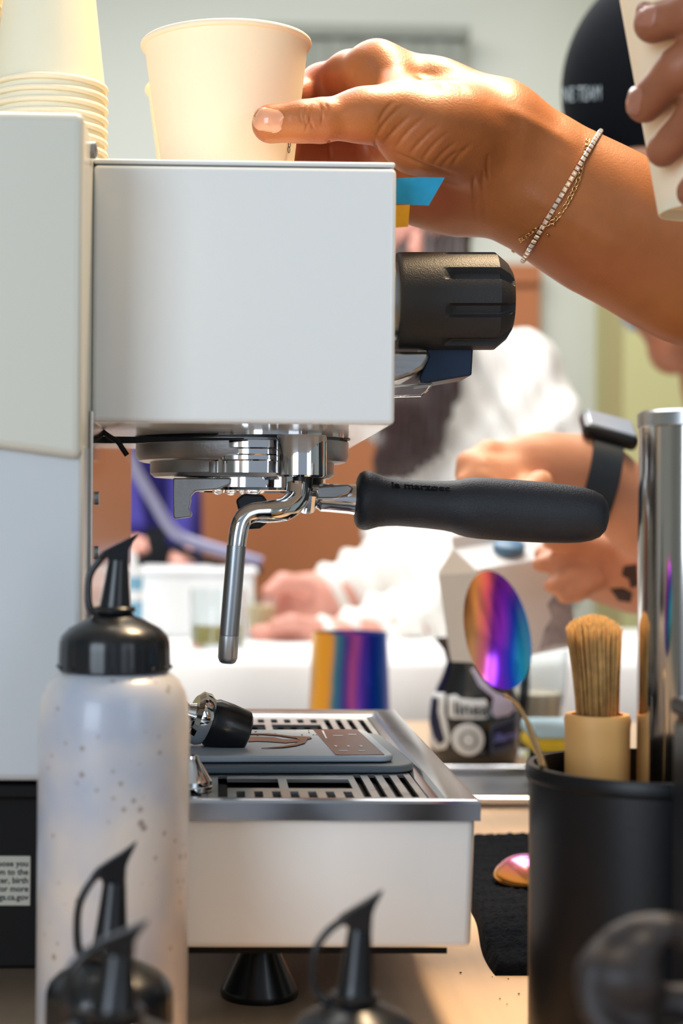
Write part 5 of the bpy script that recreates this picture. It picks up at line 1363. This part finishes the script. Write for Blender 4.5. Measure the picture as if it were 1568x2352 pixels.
orient_box('watch_glass', cw + np.array([0.002, 0, 0.004]) + upw * 0.0054, 0.0165, 0.014, 0.0012, mat('pale_watch_glass', '#B4C6DA', 0.12, coat=1.0), wt, 0.001)

# person at the far right, chin and mouth in profile under the forearm
pC = thing('person', W(1700, 1300, 2.5) * np.array([1, 1, 0]), 'person at the right edge, chin and mouth in profile below the forearm', 'person')
PC = Body()
PC.ball(1590, 640, 2.42, 125, 0.03, (1, 1, 1.15)); PC.chain([(1535, 740, 2.38, 58), (1540, 800, 2.38, 44), (1552, 832, 2.38, 26)], 0.02)
PC.ball(1472, 742, 2.38, 20, 0.02); PC.ball(1495, 768, 2.38, 15, 0.012); PC.ball(1508, 795, 2.38, 14, 0.01); PC.ball(1525, 826, 2.38, 20, 0.02); PC.ball(1480, 700, 2.38, 26, 0.03)
PC.chain([(1600, 790, 2.42, 60), (1650, 900, 2.46, 70)], 0.03)
PC.chain([(1650, 900, 2.46, 70), (1760, 1000, 2.5, 110)], 0.03)
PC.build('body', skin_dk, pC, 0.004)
S3 = Body(); S3.chain([(1690, 900, 2.46, 60), (1800, 1030, 2.58, 130), (1800, 1700, 2.62, 150)], 0.04); S3.chain([(1600, 760, 2.30, 16), (1606, 860, 2.30, 22), (1680, 960, 2.4, 60)], 0.02)
S3.build('shirt', white_sh, pC, 0.008)
G3 = Body(); G3.chain([(1432, 700, 2.36, 12), (1440, 728, 2.36, 12), (1452, 752, 2.36, 10)], 0.01); G3.build('eyeglasses', mat('blue_grey_frame', '#8D95A5', 0.3), pC, 0.003)
legs(pC, W(1800, 1700, 2.5)[0], 2.62, 0.84, dark_cl)
H3 = Body(); H3.ball(1625, 600, 2.44, 132, 0.02, (1, 1, 1.1)); H3.build('hair', hair_m, pC, 0.006)

# person in navy at the back left
pE = thing('person', W(330, 1500, 3.1) * np.array([1, 1, 0]), 'person in navy clothing standing behind the machine front at left', 'person')
PE = Body(); 
PE.chain([(330, 640, 3.15, 70), (335, 580, 3.15, 92)], 0.03, (1, 1, 1.1)); PE.chain([(330, 700, 3.15, 50), (330, 800, 3.15, 90)], 0.03)
for cx_, cy_ in ((412, 1275), (308, 1250)):
    PE.chain([(cx_, cy_ - 18, 2.97, 15), (cx_, cy_, 2.96, 20)], 0.01)
    for k in range(4): PE.chain([(cx_ - 14 + 9 * k, cy_ + 4, 2.955, 10), (cx_ - 16 + 10 * k, cy_ + 16, 2.945, 8), (cx_ - 12 + 9 * k, cy_ + 24, 2.94, 7)], 0.004)
    PE.chain([(cx_ + 20, cy_ - 8, 2.95, 10), (cx_ + 26, cy_ + 16, 2.93, 8)], 0.006)
PE.chain([(412, 1235, 2.985, 14), (430, 1100, 3.1, 18), (400, 900, 3.2, 30), (335, 760, 3.18, 60)], 0.02); PE.chain([(308, 1210, 2.985, 14), (272, 1080, 3.09, 18), (270, 900, 3.2, 30), (335, 760, 3.18, 60)], 0.02)
PE.build('body', skin_pk, pE, 0.006)
NE = Body(); NE.chain([(350, 860, 3.22, 110), (362, 1340, 3.24, 104)], 0.06, (1, .7, 1)); NE.chain([(262, 880, 3.2, 50), (268, 1060, 3.10, 44), (306, 1212, 2.975, 31)], 0.04); NE.chain([(410, 880, 3.2, 50), (428, 1060, 3.10, 44), (412, 1238, 2.97, 31)], 0.04)
NE.build('shirt', navy_cl, pE, 0.008)
AP = Body(); AP.chain([(350, 1290, 3.20, 92), (345, 1700, 3.22, 100)], 0.04, (1, .75, 1)); AP.build('apron', dark_cl, pE, 0.008)
HE = Body(); HE.ball(338, 550, 3.18, 106, 0.03, (1, 1, 1.1)); HE.build('hair', hair_m, pE, 0.008)
legs(pE, W(345, 1700, 3.2)[0], 3.22, 0.78, navy_cl)
# grey articulated arm stand over the table
rd = thing('bent_arm_stand', W(300, 1400, 2.55) * np.array([1, 1, 0]) + np.array([0, 0, TZ + 0.001 - 0.0]), 'bent pale grey metal arm slanting down in front of the navy clothing', 'arm')
rd.location[2] = TZ
lav = mat('pale_lavender_metal', '#86849E', 0.35, 0.3)
tube('bent_bar', [W(262, 960, 2.30), W(306, 1070, 2.30), W(352, 1150, 2.30), (W(386, 1206, 2.30)), W(420, 1236, 2.30), W(485, 1258, 2.30), W(560, 1280, 2.30), W(600, 1292, 2.30)], 14 * S(2.3), lav, rd, 14, sm=4)
tube('black_grip', [W(395, 1255, 2.30), W(450, 1280, 2.30), W(540, 1303, 2.30), W(602, 1312, 2.30)], 9 * S(2.3), black_pl, rd, 10, sm=3)
tube('stand_post', [W(262, 960, 2.30), np.array([W(250, 960, 2.38)[0], 2.38, W(250, 970, 2.38)[2]]), np.array([W(250, 960, 2.38)[0], 2.385, TZ + .004])], 0.006, lav, rd, 10, sm=0)
lathe('stand_foot', [(0, 0.0016), (0.03, 0.0016), (0.03, 0.006), (0, 0.008)], (W(250, 960, 2.38)[0], 2.385, TZ), lav, rd, seg=32)
